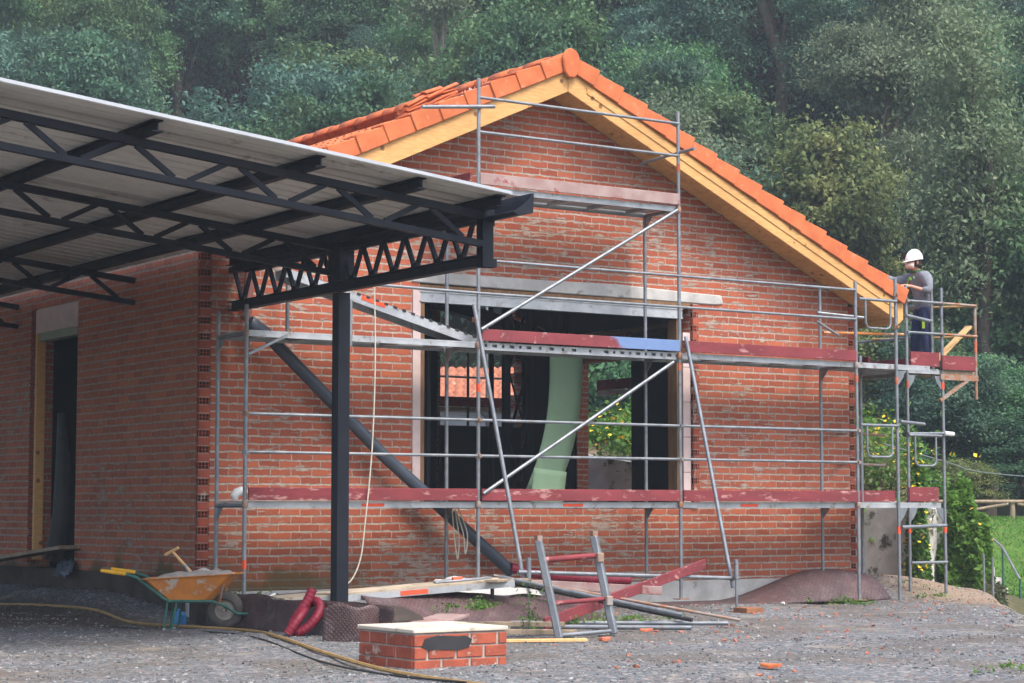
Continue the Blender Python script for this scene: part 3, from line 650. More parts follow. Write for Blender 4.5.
for i, x in enumerate(SX):
    a, b = outer[i]; s_ = tube('standard', (x, YO, a), (x, YO, b), sca)
    if i in (0, 2, 3): MB().box(x - .075, YO - .075, a - .012, x + .075, YO + .075, a).build('base_plate', M['galv_rust'], s_)
    for z in (1.36, 3.30) + ((5.22,) if i in (1, 2) else ()):
        MB().lathe([(.03, 0), (.036, .01), (.036, .07), (.03, .08)], (x, YO, z - .05), n=10).build('collar', M['galv_rust'], s_, smooth=True)
    a, b = inner[i]; tube('standard', (x, YI, a), (x, YI, b), sca)
tube('standard', (1.0, YI, 3.3), (1.0, YI, 4.45), sca)
tube('standard', (1.45, YO, 3.2), (1.45, YO, 3.75), sca)
for i, z in ((0, .62), (1, 2.72), (2, 5.72), (2, 3.1), (3, 3.05)): band(sca, SX[i], YO, z, 'orange_red' if i in (0, 1) else 'tile_chip')
def deck(par, x0, x1, z, y0=YO + .02, y1=YI - .01, holes=False, name='deck'):
    mb = MB(); mb.box(x0, y0 + .02, z - .012, x1, y1 - .02, z)
    if not holes:
        mb.box(x0, y0, z - .075, x1, y0 + .004, z - .002); mb.box(x0, y0 + .004, z - .075, x1, y0 + .03, z - .071); mb.box(x0, y0 - .003, z - .02, x1, y0 + .02, z - .013)
    else:
        mb.box(x0, y0, z - .025, x1, y0 + .004, z - .002); mb.box(x0, y0, z - .095, x1, y0 + .004, z - .06); mb.box(x0, y0 + .004, z - .095, x1, y0 + .03, z - .091)
        x = x0; i = 0
        while x < x1 - .02:
            w = .12 if x < x0 + 1.3 and x > x0 + .75 else .075
            if x0 + 1.45 < x < x0 + 1.9: w = .2
            mb.box(x, y0, z - .06, min(x1, x + w), y0 + .004, z - .025); x += w + (.07 if i % 2 else .035); i += 1
        mb.box(x0, y0 + .05, z - .06, x1, y0 + .055, z - .02)
    mb.box(x0, y1 - .004, z - .075, x1, y1, z - .002)
    for i in range(5):
        q = x0 + (x1 - x0)*(i + .5)/5; mb.box(q - .03, y0 + .03, z - .05, q + .03, y1 - .02, z - .013)
    return mb.build(name, M['deck'], par)
def toe(par, x0, x1, z, m, y=YO - .03, h=.155):
    return MB().box(x0, y - .015, z + .01, x1, y + .015, z + h).build('toe_board', m, par, bevel=.004)
ZD = (1.385, 3.335, 5.265)
for i in range(3):
    a, b = SX[i] + .03, SX[i+1] - .03
    d = deck(sca, a, b, ZD[0])
    toe(sca, a, b, ZD[0], M['maroon'])
    d2 = deck(sca, a, b, ZD[1], holes=(i == 1))
    if i == 1: o = toe(sca, a, b, ZD[1] + .0, M['maroon_blue']); o['label'] = 'maroon toe board with one end sprayed blue'
    if i == 2: toe(sca, a, b, ZD[1], M['maroon'])
    for zz, tag_x in ((ZD[0], (1.5, 1.25, 1.0)[i]),):
        MB().box(a + tag_x, YO + .012, zz - .06, a + tag_x + .3, YO + .018, zz - .024).build('marker_tape', M['orange_red'], d)
deck(sca, SX[1] - .05, SX[2], ZD[2]); toe(sca, SX[1], SX[2] - .02, ZD[2], M['maroon_worn'])
MB().box(SX[1] - .09, YO + .05, ZD[2] + .01, SX[1] - .06, YI - .02, ZD[2] + .165).build('toe_board', M['maroon'], sca, bevel=.004)
# transoms and brackets
for i, x in enumerate(SX):
    for z in ZD[:2] + ((ZD[2],) if i in (1, 2) else ()):
        tube('transom', (x, YO, z - .05), (x, YI, z - .05), sca)
        MB().prism([(x - .004, YI, z - .07), (x - .004, YI - .17, z - .07), (x - .004, YI, z - .25)], (.008, 0, 0)).build('gusset', M['galv'], sca)
MB().bar((.12, YO, 3.05), (.62, YO, 3.29), .03, .03).build('bracket', M['galv'], sca)
# guard rails
for i in range(3):
    for z in (1.94, 2.375): tube('guard_rail', (SX[i], YO - .01, z), (SX[i+1], YO - .01, z), sca, .019)
for i in (1, 2):
    for z in (3.93, 4.34): tube('guard_rail', (SX[i], YO - .01, z), (SX[i+1], YO - .01, z), sca, .019)
tube('guard_rail', (1.45, YO - .01, 3.95), (SX[1], YO - .01, 3.93), sca, .019)
for z in (5.93, 6.36): tube('guard_rail', (SX[1], YO - .01, z), (SX[2], YO - .01, z), sca, .019)
tube('cross_tube', (SX[1] - .85, YO - .05, 6.14), (SX[1] + .2, YO - .05, 6.26), sca)
tube('cross_tube', (SX[2] - .05, YO + .75, 5.93), (SX[2] + .03, YO - .3, 5.99), sca, .02)
tube('cross_tube', (SX[3] - .0, YI - .4, 3.72), (SX[3] - .05, YI, 3.95), sca, .02)
tube('cross_tube', (9.45, YI, 4.08), (10.15, YI - .25, 4.02), sca, .022)
for x in (SX[0], SX[1], SX[2], SX[3]):
    for z in (1.94, 2.375): coupler(sca, x, YO - .02, z)
# diagonals
tube('diagonal_brace', (3.25, -1.08, 3.48), (6.31, -1.08, 5.20), sca, .023); tube('diagonal_brace', (3.28, -1.08, 1.48), (6.23, -1.08, 3.20), sca, .023)
tube('stay', (3.13, -1.10, 3.78), (3.47, -1.68, .42), sca, .026); tube('stay', (6.42, -1.10, 3.54), (6.53, -1.88, .30), sca, .026)
coupler(sca, 3.17, -1.08, 3.6); coupler(sca, 6.42, -1.08, 3.36)
tube('ground_bar', (3.36, -1.72, .55), (6.60, -1.90, .42), sca, .026)
for (x, y, a, b) in ((3.50, -1.74, .05, .72), (6.52, -1.96, .0, .66)):
    j = tube('base_jack', (x, y, a), (x, y, b), sca, .017); MB().tube((x, y, a + .42), (x, y, b), .03).build('jack_sleeve', M['galv'], j, smooth=True)
    MB().box(x - .07, y - .07, a - .0, x + .07, y + .07, a + .012).build('base_plate', M['galv_rust'], j)
# ================================================================ CORNER SCAFFOLD with the worker's platform
sc2 = thing('corner_scaffold', 'narrow scaffold tower beside the right corner of the house with side platform', 'scaffold', (11.27, -.5, 0))
XA, XB = 11.00, 11.72
fr = [-.5, 2.6, 5.7]
for k, y in enumerate(fr):
    for j, x in enumerate((XA, XB)):
        m = M['galv_rust'] if (k > 0 or False) else M['galv']
        s_ = tube('standard', (x, y, .02 if k == 0 else -.05), (x, y, 4.55 if k == 0 else 4.4), sc2, m=m)
        if k == 0: MB().box(x - .08, y - .08, .0, x + .08, y + .08, .014).build('base_plate', M['galv_rust'], s_)
        if k == 0:
            for z in (.95, 3.05): band(sc2, x, y, z, 'orange_red' if j or z < 2 else 'tile_chip')
    if k: tube('transom', (XA, y, 3.28), (XB, y, 3.28), sc2)
for x in (10.27,): 
    s_ = tube('standard', (x, -1.03, .02), (x, -1.03, 4.55), sc2); MB().box(x - .08, -1.11, .0, x + .08, -.95, .014).build('base_plate', M['galv_rust'], s_); band(sc2, x, -1.03, .95); band(sc2, x, -1.03, 3.05, 'tile_chip')
tube('standard', (10.27, -.30, .1), (10.27, -.30, 3.5), sc2)
tube('standard', (11.62, -.40, 3.2), (11.62, -.40, 4.62), sc2)
tube('standard', (12.42, -.5, 2.92), (12.42, -.5, 4.32), sc2, m=M['galv_rust'])
band(sc2, 12.42, -.5, 3.62, 'tile_chip', .18)
# platforms
for z in (1.385, 3.335):
    deck(sc2, 9.53, 10.95, z)
deck(sc2, 10.93, 11.65, 1.385, -.5, .25)
dk3 = MB(); dk3.box(10.92, -.48, 3.33, 11.66, 7.0, 3.345); dk3.box(10.90, -.5, 3.27, 11.68, -.44, 3.33); dk3.box(11.60, -.44, 3.27, 11.66, 7.0, 3.33); dk3.box(10.92, -.44, 3.27, 10.97, 7.0, 3.33)
dk3.build('deck', M['deck'], sc2)
for i in range(12): pass
dk4 = MB(); dk4.box(11.66, -.5, 3.28, 12.42, .2, 3.33); dk4.build('deck', M['wood_old'], sc2)
MB().bar((11.66, -.5, 2.88), (12.36, -.5, 3.27), .045, .05, (0,1,0)).build('bracket', M['galv_rust'], sc2)
MB().box(11.66, -.53, 3.19, 12.44, -.47, 3.275).build('bracket', M['galv_rust'], sc2)
toe2 = lambda x0, x1, z, y, m: MB().box(x0, y - .015, z, x1, y + .015, z + .21).build('toe_board', m, sc2, bevel=.004)
toe2(11.04, 11.62, 3.37, -.53, M['maroon']); toe2(11.68, 12.36, 3.34, -.53, M['maroon'])
MB().box(9.56, -.32, 1.40, 10.9, -.29, 1.56).build('toe_board', M['maroon'], sc2)
toe2(10.97, 11.56, 1.40, -.53, M['maroon'])
MB().box(11.64, -.4, 3.36, 11.67, 7.0, 3.54).build('toe_board', M['maroon'], sc2)
MB().box(10.90, .2, 3.36, 10.93, 7.0, 3.54).build('toe_board', M['maroon'], sc2)
for z in (3.86, 4.32):
    tube('guard_rail', (XA, -.53, z), (11.66, -.53, z - .0), sc2, .02, M['galv']); tube('guard_rail', (11.66, -.53, z), (12.42, -.53, z), sc2, .02, M['galv_rust']); tube('guard_rail', (XB, -.5, z), (XB, 5.7, z), sc2, .02)
    tube('guard_rail', (12.42, -.45, z), (11.66, .9, z + .02), sc2, .02, M['hose'])
tube('guard_rail', (9.55, -.31, 3.80), (11.3, -.2, 3.86), sc2, .02, M['orange_paint'])
for z in (1.95, 2.4): tube('guard_rail', (9.6, -.28, z), (11.6, .6, z), sc2, .02, M['galv_rust'])
MB().bar((11.66, -.35, 3.42), (12.40, -.40, 4.02), .03, .13, (0,1,0)).build('loose_plank', M['gold_wood'], sc2)
tube('ground_bar', (XA, -.53, .62 - .1), (XB, -.53, .62 - .1), sc2, .022)
tube('cross_tube', (10.28, -1.08, 1.04), (11.25, -.98, 1.06), sc2, .026); tube('cross_tube', (10.28, -1.08, 2.52), (10.85, -.98, 2.5), sc2, .026); tube('cross_tube', (10.42, -1.08, 4.03), (11.0, -1.0, 3.98), sc2, .026)
tube('cross_tube', (10.95, -.55, 2.38), (11.72, -.55, 2.40), sc2, .022); MB().tube((11.68, -.56, 2.40), (11.86, -.56, 2.39), .034).build('white_cap', M['white'], sc2, smooth=True)
def ubar(x0, x1, y, z, dz, name='swing_gate'):
    pts = [(x0, y, z)] ; r = .08
    pts = [(x0, y, z), (x0, y, z - dz + r), (x0 + r*.3, y, z - dz + r*.3), (x0 + r, y, z - dz), (x1 - r, y, z - dz), (x1 - r*.3, y, z - dz + r*.3), (x1, y, z - dz + r), (x1, y, z)]
    o = MB().path(pts, .017, 8).build(name, M['galv'], sc2, smooth=True); tube('gate_rail', (x0 - .12, y, z), (x1 + .12, y, z), sc2, .022); return o
ubar(9.66, 10.14, -1.06, 2.46, .44); ubar(9.66, 10.14, -1.06, 4.22, .40)
ubar(11.08, 11.50, -.56, 2.36, .44)
for x, y in ((XA, -.5), (XB, -.5), (10.27, -1.03)):
    for z in (1.27, 3.20): MB().prism([(x + (.03 if x < 11.2 else -.03), y - .005, z + .04), (x + (.17 if x < 11.2 else -.17), y - .005, z + .04), (x + (.12 if x < 11.2 else -.12), y - .005, z - .06), (x + (.03 if x < 11.2 else -.03), y - .005, z - .16)], (0, .01, 0)).build('gusset', M['galv'], sc2)
    for z in (3.86, 4.32): coupler(sc2, x, y - .02, z)
# ================================================================ THINGS ON AND ROUND THE SCAFFOLD
# tilted loose deck
o = thing('loose_scaffold_deck', 'galvanised scaffold deck tilted down from upper left onto the middle platform', 'scaffold deck', (3.4, -.7, 3.37))
def ramp(): 
    mb = MB(); p = Vector((.72, -.70, 4.13)); q = Vector((3.44, -.70, 3.42)); d = (q - p).normalized(); n = Vector((-d.z, 0, d.x))
    if n.z < 0: n = -n
    mb.bar(p - n*.05, q - n*.05, .32, .012, (0,0,1)); 
    for s_ in (-.16, .16):
        mb.bar(p + Vector((0, s_, 0)) - n*.10, q + Vector((0, s_, 0)) - n*.10, .012, .10)
    return mb, p, q, d, n
mb, p, q, d, n = ramp(); mb.build('deck_panel', M['deck'], o)
st = MB()
for i in range(22):
    c = p + d*(.2 + i*.115) ; st.bar(c + n*(-.043), c + n*(-.043) + d*.055, .30, .012)
st.build('tread_slots', M['black'], o)
hk = MB()
for i in range(14):
    c = p + d*(.95 + i*.13) + Vector((0, -.17, 0)); hk.bar(c - n*.045, c - n*.045 + d*.05, .006, .03)
hk.build('flange_slots', M['black'], o)
MB().bar(p + d*1.02 + Vector((0, -.168, 0)) - n*.07, p + d*1.36 + Vector((0, -.168, 0)) - n*.07, .006, .05).build('marker_tape', M['orange_red'], o)
# big grey pipe across the wall, crimson conduit at its foot, brown pipe at its head
pipe = thing('drain_pipe', 'thick dark grey plastic pipe leaning diagonally across the brick wall', 'pipe', (4.2, -.2, .45))
MB().path([(.56, -.2, 3.50), (.75, -.2, 3.39), (2.38, -.22, 1.95), (4.25, -.24, .50)], .078, 16).build('pipe_tube', M['pvc'], pipe, smooth=True)
MB().lathe([(.085, 0), (.092, .01), (.092, .12), (.085, .13)], (.54, -.2, 3.50), (.5, 0, -.3), 16).build('socket', M['pvc'], pipe, smooth=True)
bp = MB().path([(.58, -.14, 4.22), (.56, -.14, 3.9), (.54, -.15, 3.62), (.50, -.17, 3.54)], .06, 12).build('brown_downpipe', PM('brown_pipe', (.22,.09,.07), (.17,.07,.055), 5, .5), smooth=True, base=(.54, -.15, 3.5))
tag(bp, 'short brown downpipe above the head of the grey pipe under the canopy truss', 'pipe')
def ribbed(pts, r, m, name, label, cat, base, amp=.05, step=.011, n=10):
    P_ = [Vector(p) for p in pts]; out = []; rs = []; acc = 0; k = 0
    # Catmull-Rom resample
    dense = []
    for i in range(len(P_) - 1):
        a, b, c, d_ = P_[max(i-1, 0)], P_[i], P_[i+1], P_[min(i+2, len(P_)-1)]
        for j in range(24):
            t = j/24; dense.append(.5*((2*b) + (c - a)*t + (2*a - 5*b + 4*c - d_)*t*t + (3*b - a - 3*c + d_)*t**3))
    dense.append(P_[-1]); last = dense[0]; out = [last]; rs = [r]
    for p_ in dense[1:]:
        while (p_ - last).length > step:
            last = last + (p_ - last).normalized()*step; k += 1; out.append(last.copy()); rs.append(r*(1 + (amp if (k//2) % 2 else -amp*.4)))
    o = MB().path(out, rs, n).build(name, m, smooth=True, base=base, angle=60); return tag(o, label, cat)
ribbed([(4.2, -.30, .56), (4.6, -.34, .47), (5.1, -.36, .42), (5.6, -.4, .38), (6.0, -.42, .37)], .062, M['crimson'], 'corrugated_conduit', 'crimson corrugated conduit lying at the foot of the wall, end of the grey pipe', 'conduit', (5, -.36, .36))
hp_ = []
for px_, py_, dd_ in ((314,588,.05),(308,601,.03),(298,616,.0),(293.5,626,-.03),(299,631,-.06),(309,626,-.06),(318,616,-.03),(321.5,606,.04),(317,600,.11),(309,604,.13),(301,616,-.10),(289,633,-.16)):
    s_ = 20.95 + dd_; hp_.append(tuple(LS((px_ - 512)/2050*s_, s_, 1.3 - (py_ - 341.5)/2050*s_ + .0815*s_)))
ribbed(hp_,
       .047, M['crimson'], 'corrugated_hose', 'crimson corrugated hose coiled in a loop beside the canopy post', 'hose', (-.3, -3, .0))
# white curved plastic on the lower deck, far left
wc = MB().path([(.13, -.72, 1.40), (.12, -.72, 1.44), (.15, -.72, 1.48), (.20, -.72, 1.50), (.26, -.72, 1.49)], [.035, .048, .055, .055, .05], 12).build('pipe_elbow', M['white'], smooth=True, base=(.1, -.62, 1.39))
tag(wc, 'white plastic elbow lying on the left end of the lowest scaffold deck', 'pipe elbow')
# ropes
def rope(pts, r, name, label, cat='rope', m=None):
    P_ = [Vector(p) for p in pts]; dn = []
    for i in range(len(P_) - 1):
        a, b, c, d_ = P_[max(i-1, 0)], P_[i], P_[i+1], P_[min(i+2, len(P_)-1)]
        for j in range(8):
            t = j/8; dn.append(.5*((2*b) + (c - a)*t + (2*a - 5*b + 4*c - d_)*t*t + (3*b - a - 3*c + d_)*t**3))
    dn.append(P_[-1]); o = MB().path(dn, r, 6).build(name, m or M['rope'], smooth=True, base=dn[-1]); return tag(o, label, cat)
rope([(1.72, -1.12, 3.96), (1.73, -1.13, 3.0), (1.70, -1.12, 2.0), (1.62, -1.1, 1.1), (1.57, -1.08, .7), (1.45, -1.05, .45), (1.25, -1.0, .36)], .009, 'hanging_rope', 'pale rope hanging from the guard rail in front of the brick wall')
rope([(3.2, -.5, 1.30), (3.22, -.52, .95), (3.28, -.5, .68), (3.3, -.5, .95), (3.26, -.48, 1.28), (3.36, -.5, 1.0), (3.38, -.52, .74), (3.42, -.5, 1.0), (3.3, -.48, 1.3)], .008, 'rope_hank', 'tangled hank of rope hanging under the lowest scaffold deck')
# green board hanging inside the window
gb = MB()
def gpt(u, v):
    z = 1.40 + 2.16*v; q_ = min(1.3, max(0, (3.5 - z)/1.95)); x = 6.09 - .42*q_**2.4 + .10*math.sin(min(q_, 1)*3.1); return (x + (.60 - .02*q_)*u, 1.5 + .16*math.sin(v*3.0) + .05*u, z)
gb.grid(gpt, 4, 30); tag(gb.build('green_board', M['greenboard'], smooth=True, solid=.012, base=(6, 1.5, 1.4)), 'tall bent pale green board standing inside the window opening', 'board')
g2 = MB(); g2.grid(lambda u, v: (5.63 + .57*u + .07*v, 1.36 + .03*u, 1.36 + .50*v - .05*u), 4, 6)
tag(g2.build('green_board', M['greenboard'], smooth=True, solid=.012, base=(5.8, 1.3, 1.3)), 'short pale green offcut in front of the foot of the tall bent board', 'board')
# ================================================================ TERRACE AND LOOSE STUFF IN FRONT
kind(MB().prism([(-.13, -4.7, -.3), (.25, -4.7, -.3), (.95, -3.2, -.3), (1.3, -.04, -.3), (-.13, -.04, -.3)], (0, 0, .562)).build('terrace', M['mud'], bevel=.05), 'structure', 'low raised earth terrace in front of the left corner')
def memb(name, fn, nu, nv, label, lu, lv, base):
    mb = MB(); mb.grid(fn, nu, nv); o = mb.build(name, M['membrane'], smooth=True, solid=.008, base=base, angle=180)
    uv = o.data.uv_layers.new(name='uv'); 
    for lp in o.data.loops:
        i = lp.vertex_index; uv.data[lp.index].uv = ((i % (nu+1))/nu*lu, (i//(nu+1))/nv*lv)
    return tag(o, label, 'membrane')
def m1(u, v):
    y = -.7 - 4.15*u; w = .025*mn.noise((y*2, v*2, 0)); top = .36 + .05*mn.noise((y*1.3, 0, 5))
    return (-.175 - .05*(1-v) + w, y, -.03 + (top + .03)*v)
memb('dimple_membrane', m1, 60, 8, 'brown dimpled membrane strip standing along the terrace edge behind the wheelbarrow', 4.1, .4, (-.2, -2.7, 0))
def m2(u, v):
    a = u*2.4; x = -.70 + .42*u + .05*math.sin(a); y = -4.35 - .30*u - .12*math.sin(u*3.14)
    top = .33 + .05*math.sin(u*3.4) + .03*math.sin(u*9); return (x - .05*v*math.sin(u*3), y - .02*v, -.03 + (top + .03)*v)
memb('dimple_membrane', m2, 24, 10, 'curled free end of brown dimpled membrane beside the brick pedestal', .95, .5, (-.1, -4.8, 0))
def m3(u, v):
    x = .7 + 3.3*u; top = .36 + .07*math.sin(u*5 + .6) + .03*mn.noise((u*6, 0, 1)); y = -2.62 + .6*u - .75*(1-v) + .06*math.sin(u*9)
    return (x, y, -.02 + top*v + .06*math.sin(v*3.1)*math.sin(u*4))
memb('dimple_membrane', m3, 50, 10, 'long sagging brown dimpled membrane under the plank platform', 3.2, .7, (2.4, -2, 0))
def m4(u, v):
    x = 6.0 + 4.2*u; h = sst(u, .38, .83)*(1 - .12*sst(u, .85, 1)); y = -.12 - .55*(1 - v) - .15*u
    return (x + .15*h*(1-v), y, .02 + v*(.03 + .40*h) + .10*h*math.sin(v*3.14) - .20*sst(u, .84, 1)*(1-v)*0)
memb('dimple_membrane', m4, 60, 14, 'arched brown dimpled membrane peeling up at the right foot of the wall', 3.6, .7, (8.5, -.4, 0))
# plank platform
pf = thing('plank_platform', 'long pale scaffold platform lying low in front of the wall behind the post', 'platform', (1.2, -2.35, .3))
p = Vector((-.18, -2.30, .345)); q = Vector((2.62, -2.46, .505))
MB().bar(p, q, .58, .02).build('deck_panel', M['ply'], pf)
for s_ in (-.28, .28): MB().bar(p + Vector((0, s_, -.045)), q + Vector((0, s_, -.045)), .025, .07).build('side_rail', M['deck'], pf)
dd = (q - p).normalized(); MB().bar(p + dd*1.36 + Vector((0, -.296, -.043)), p + dd*1.70 + Vector((0, -.296, -.043)), .004, .05).build('marker_tape', M['orange_red'], pf)
MB().tube((2.45, -2.55, -.0), (2.45, -2.55, .43), .022).build('leg', M['black'], pf, smooth=True)
lump = MB()
lump.grid(lambda u, v: (2.35 + 1.5*u, -1.75 + .75*v, .02 + (.44 + .06*mn.noise((u*5, v*4, 3)))*min(1, 5*min(u + .02, 1 - u + .02, v + .12))), 20, 12)
tag(lump.build('concrete_lump', M['concrete'], smooth=True, base=(3, -1.5, 0), angle=35), 'pale rough concrete lump below the wall behind the right end of the plank platform', 'concrete lump')
# small things on the platform
o = thing('u_bracket', 'flat grey metal bracket lying on the right end of the plank platform', 'bracket', (2.2, -2.4, .5))
MB().path([(1.75, -2.44, .475), (2.0, -2.36, .49), (2.35, -2.36, .505), (2.5, -2.44, .515), (2.3, -2.5, .505), (1.9, -2.5, .485)], .018, 6, True).build('bracket_loop', M['galv'], o, smooth=True)
MB().tube((2.0, -2.42, .51), (2.12, -2.42, .515), .024).build('paint_band', M['orange_red'], o, smooth=True)
# tangle of bars at the right end of the platform
for i, (a, b, r, m, lab) in enumerate((
    ((2.55, -2.55, .53), (3.55, -4.6, .16), .024, 'galv', 'upper grey tube of the pair sloping from the platform to the ground'),
    ((2.62, -2.30, .50), (3.72, -4.55, .10), .024, 'black', 'dark tube of the pair sloping from the platform to the ground'),
    ((2.9, -1.9, .52), (4.6, -4.3, .06), .018, 'galv_rust', 'thin rusty rod sloping to the ground beside the tilted frame'),
    ((1.9, -3.75, .05), (3.35, -5.0, .05), .026, 'galv', 'grey tube flat on the gravel behind the tilted frame'),
    ((2.2, -3.3, .06), (4.1, -4.7, .06), .024, 'galv', 'long grey tube flat on the weedy ground behind the tilted frame'))):
    tag(MB().tube(a, b, r).build('loose_tube', M[m], smooth=True, base=b), lab, 'tube')
def boardbar(a, b, w, h, m, label, cat='board', name='loose_board'):
    return tag(MB().bar(a, b, w, h).build(name, M[m], base=b, bevel=.004), label, cat)
boardbar((1.95, -4.3, .10), (6.3, -1.6, .60), .03, .12, 'maroon', 'maroon toe board propped diagonally below the wall behind the tilted frame')
boardbar((3.0, -2.1, .44), (4.6, -2.9, .34), .03, .10, 'maroon_worn', 'worn pinkish board lying behind the rungs of the tilted frame')
boardbar((2.2, -2.9, .50), (3.1, -2.2, .48), .16, .03, 'wood_old', 'grey timber offcut across the right end of the platform')
boardbar((1.0, -4.4, .06), (1.9, -4.95, .05), .12, .05, 'wood_old', 'weathered timber lying behind the brick pedestal')
boardbar((.9, -4.0, .12), (2.0, -4.6, .11), .10, .05, 'wood_old', 'upper weathered timber on the ground behind the brick pedestal')
boardbar((.55, -5.35, .03), (1.45, -5.75, .03), .09, .03, 'gold_wood', 'orange pine offcut on the gravel right of the brick pedestal')
# blocks under the right jack
for i, (w, z, lab) in enumerate(((.34, -.02, 'lower wooden block under the right base jack'), (.28, .03, 'upper wooden block under the right base jack'))):
    pass
ob = MB().box(6.36, -2.35, -.02, 6.64, -2.08, .07).build('wooden_block', M['block'], base=(6.5, -2, -.02), bevel=.006); tag(ob, 'reddish wooden block under the right base jack', 'block')
# tilted H frame
hf = thing('scaffold_frame', 'short grey ladder shaped scaffold frame standing tilted on the gravel', 'scaffold frame', (1.95, -5.05, 0))
bl, br = Vector((1.58, -5.1, .0)), Vector((2.30, -5.05, .02)); tl, tr = Vector((1.43, -4.95, .98)), Vector((2.17, -4.88, 1.02))
for a, b in ((bl, tl), (br, tr)): 
    lg = MB().bar(a, b, .085, .075).build('leg', M['galv'], hf, bevel=.012)
    MB().box(b.x - .03, b.y - .03, b.z, b.x + .03, b.y + .03, b.z + .05).build('spigot', M['galv_rust'], lg)
f_ = lambda t: (bl.lerp(tl, t), br.lerp(tr, t))
for t, r, m in ((.035, .022, 'galv'), (.36, .024, 'maroon'), (.80, .030, 'maroon')):
    a, b = f_(t); MB().tube(a, b, r).build('rung', M[m], hf, smooth=True)
for t in (.78, .34): 
    a, b = f_(t); MB().box(b.x - .05, b.y - .07, b.z - .05, b.x + .03, b.y - .02, b.z + .05).build('clamp', M['galv_rust'], hf, bevel=.01)
# brick pedestal
ped = thing('brick_pedestal', 'low red brick pedestal with pale slab top and black paint smear', 'pedestal', (-.8, -6.6, 0))
PR = Matrix.Rotation(R(1), 4, 'Z'); PO = Vector((-1.55, -7.48, 0))
def pp_(x, y, z): v_ = PR @ Vector((x, y, 0)); return (PO.x + v_.x, PO.y + v_.y, z)
def obox(mb, x0, y0, z0, x1, y1, z1):
    return mb.add([pp_(x, y, z) for z in (z0, z1) for x, y in ((x0,y0),(x1,y0),(x1,y1),(x0,y1))], [(3,2,1,0),(4,5,6,7),(0,1,5,4),(1,2,6,5),(2,3,7,6),(3,0,4,7)])
PW, PDp = .93, .90
core = obox(MB(), .012, .012, -.1, PW - .012, PDp - .012, .27).build('mortar_core', M['mortar'], ped)
bm_ = MB()
for c in range(3):
    z0 = -.04 + c*.104; z1 = z0 + .092; x = 0 if c % 2 == 0 else -.14
    while x < PW - .02:
        a, b = max(x, 0), min(x + .268, PW)
        if b - a > .04: obox(bm_, a + .006, random.uniform(-.003, .004), z0, b - .006, .03, z1)
        x += .28
    y = .03 if c % 2 else .17
    while y < PDp:
        b = min(y + .268, PDp); obox(bm_, random.uniform(-.003, .004), y + .006, z0, .03, b - .006, z1); y += .28
    obox(bm_, 0, .032, z0, .03, .02 + (.0 if c % 2 else .14), z1) if c % 2 == 0 else None
    obox(bm_, PW - .03, .04, z0, PW, PDp, z1)
bm_.build('brick_base', M['brick_plain'], ped, bevel=.006)
obox(MB(), -.008, -.008, .275, PW + .008, PDp + .01, .312).build('cover_slab', M['slab_top'], ped, bevel=.008)
sm = MB(); pts = []
for i in range(28):
    a = 2*math.pi*i/28; pts.append((.32 + .24*math.copysign(abs(math.cos(a))**.55, math.cos(a)) + .012*math.sin(5*a), .190 + .058*math.copysign(abs(math.sin(a))**.6, math.sin(a)) + .006*math.cos(7*a)))
sm.prism([pp_(x, -.0075, z) for x, z in pts], Vector(pp_(0, .004, 0)) - Vector(pp_(0, 0, 0))); sm.build('paint_smear', M['black'], ped)
boardbar((-.5, -5.5, .16), (.9, -4.2, .22), .34, .03, 'maroon_worn', 'pinkish sheet lying between the canopy post and the brick pedestal', 'sheet', 'loose_sheet')
# hoses on the ground
def gh(x, y, r): return (x, y, ground_h(x, y) + r)
rope([gh(-1.0, 6.9, .02), gh(-.85, 5.0, .02), gh(-.72, 3.2, .02), gh(-.62, 1.6, .02), gh(-.75, .2, .02), gh(-.70, -1.0, .02), gh(-.48, -2.3, .02), gh(-.9, -3.8, .02), gh(-1.55, -6.0, .02), gh(-2.0, -7.9, .02), gh(-2.2, -9.6, .02), gh(-2.1, -11, .02)], .018, 'garden_hose', 'tan hose snaking over the gravel past the wheelbarrow', 'hose', M['hose'])
rope([gh(-1.4, 1.5, .01), gh(-1.1, -.4, .01), gh(-.85, -2.2, .01), gh(-1.1, -3.8, .01), gh(-1.85, -6.4, .01), gh(-2.15, -8.0, .01), gh(-2.2, -9.3, .01)], .009, 'black_cable', 'thin black cable on the gravel alongside the tan hose', 'cable', M['black'])
# ================================================================ WHEELBARROW
WC = Vector((-.37, -1.53, ground_h(-.37, -1.53))); f3 = Vector((.83, -.556, 0)); s3 = Vector((-.556, -.83, 0))
def wb(x, y, z): return tuple(WC + f3*x + s3*y + Vector((0, 0, z)))
bar_ = thing('wheelbarrow', 'rusty orange builders wheelbarrow with green frame and yellow grips full of mortar', 'wheelbarrow', tuple(WC))
tr_ = MB()
top = [(-.84, .27), (.10, .23), (.17, .0), (.10, -.23), (-.84, -.27)]; 
def ring(xa, xb, w0, w1, z0, z1, n=6):
    return [(xa, -w0, z0), (xa + .03, -w0 - .02, z0), (xb - .08, -w1, z1), (xb, -w1*.55, z1), (xb, w1*.55, z1), (xb - .08, w1, z1), (xa + .03, w0 + .02, z0), (xa, w0, z0)]
R0 = ring(-.60, -.14, .17, .15, .315, .305); R1 = ring(-.84, .16, .29, .27, .545, .60); R2 = ring(-.87, .19, .315, .295, .545, .603)
vs = [wb(*p) for r_ in (R0, R1, R2) for p in r_]
tr_.add(vs, [(7,6,5,4,3,2,1,0)] + [(i, (i+1) % 8, 8 + (i+1) % 8, 8 + i) for i in range(8)] + [(8+i, 8 + (i+1) % 8, 16 + (i+1) % 8, 16 + i) for i in range(8)])
tr_.build('tray', M['orange_paint'], bar_, solid=.008, bevel=.0)
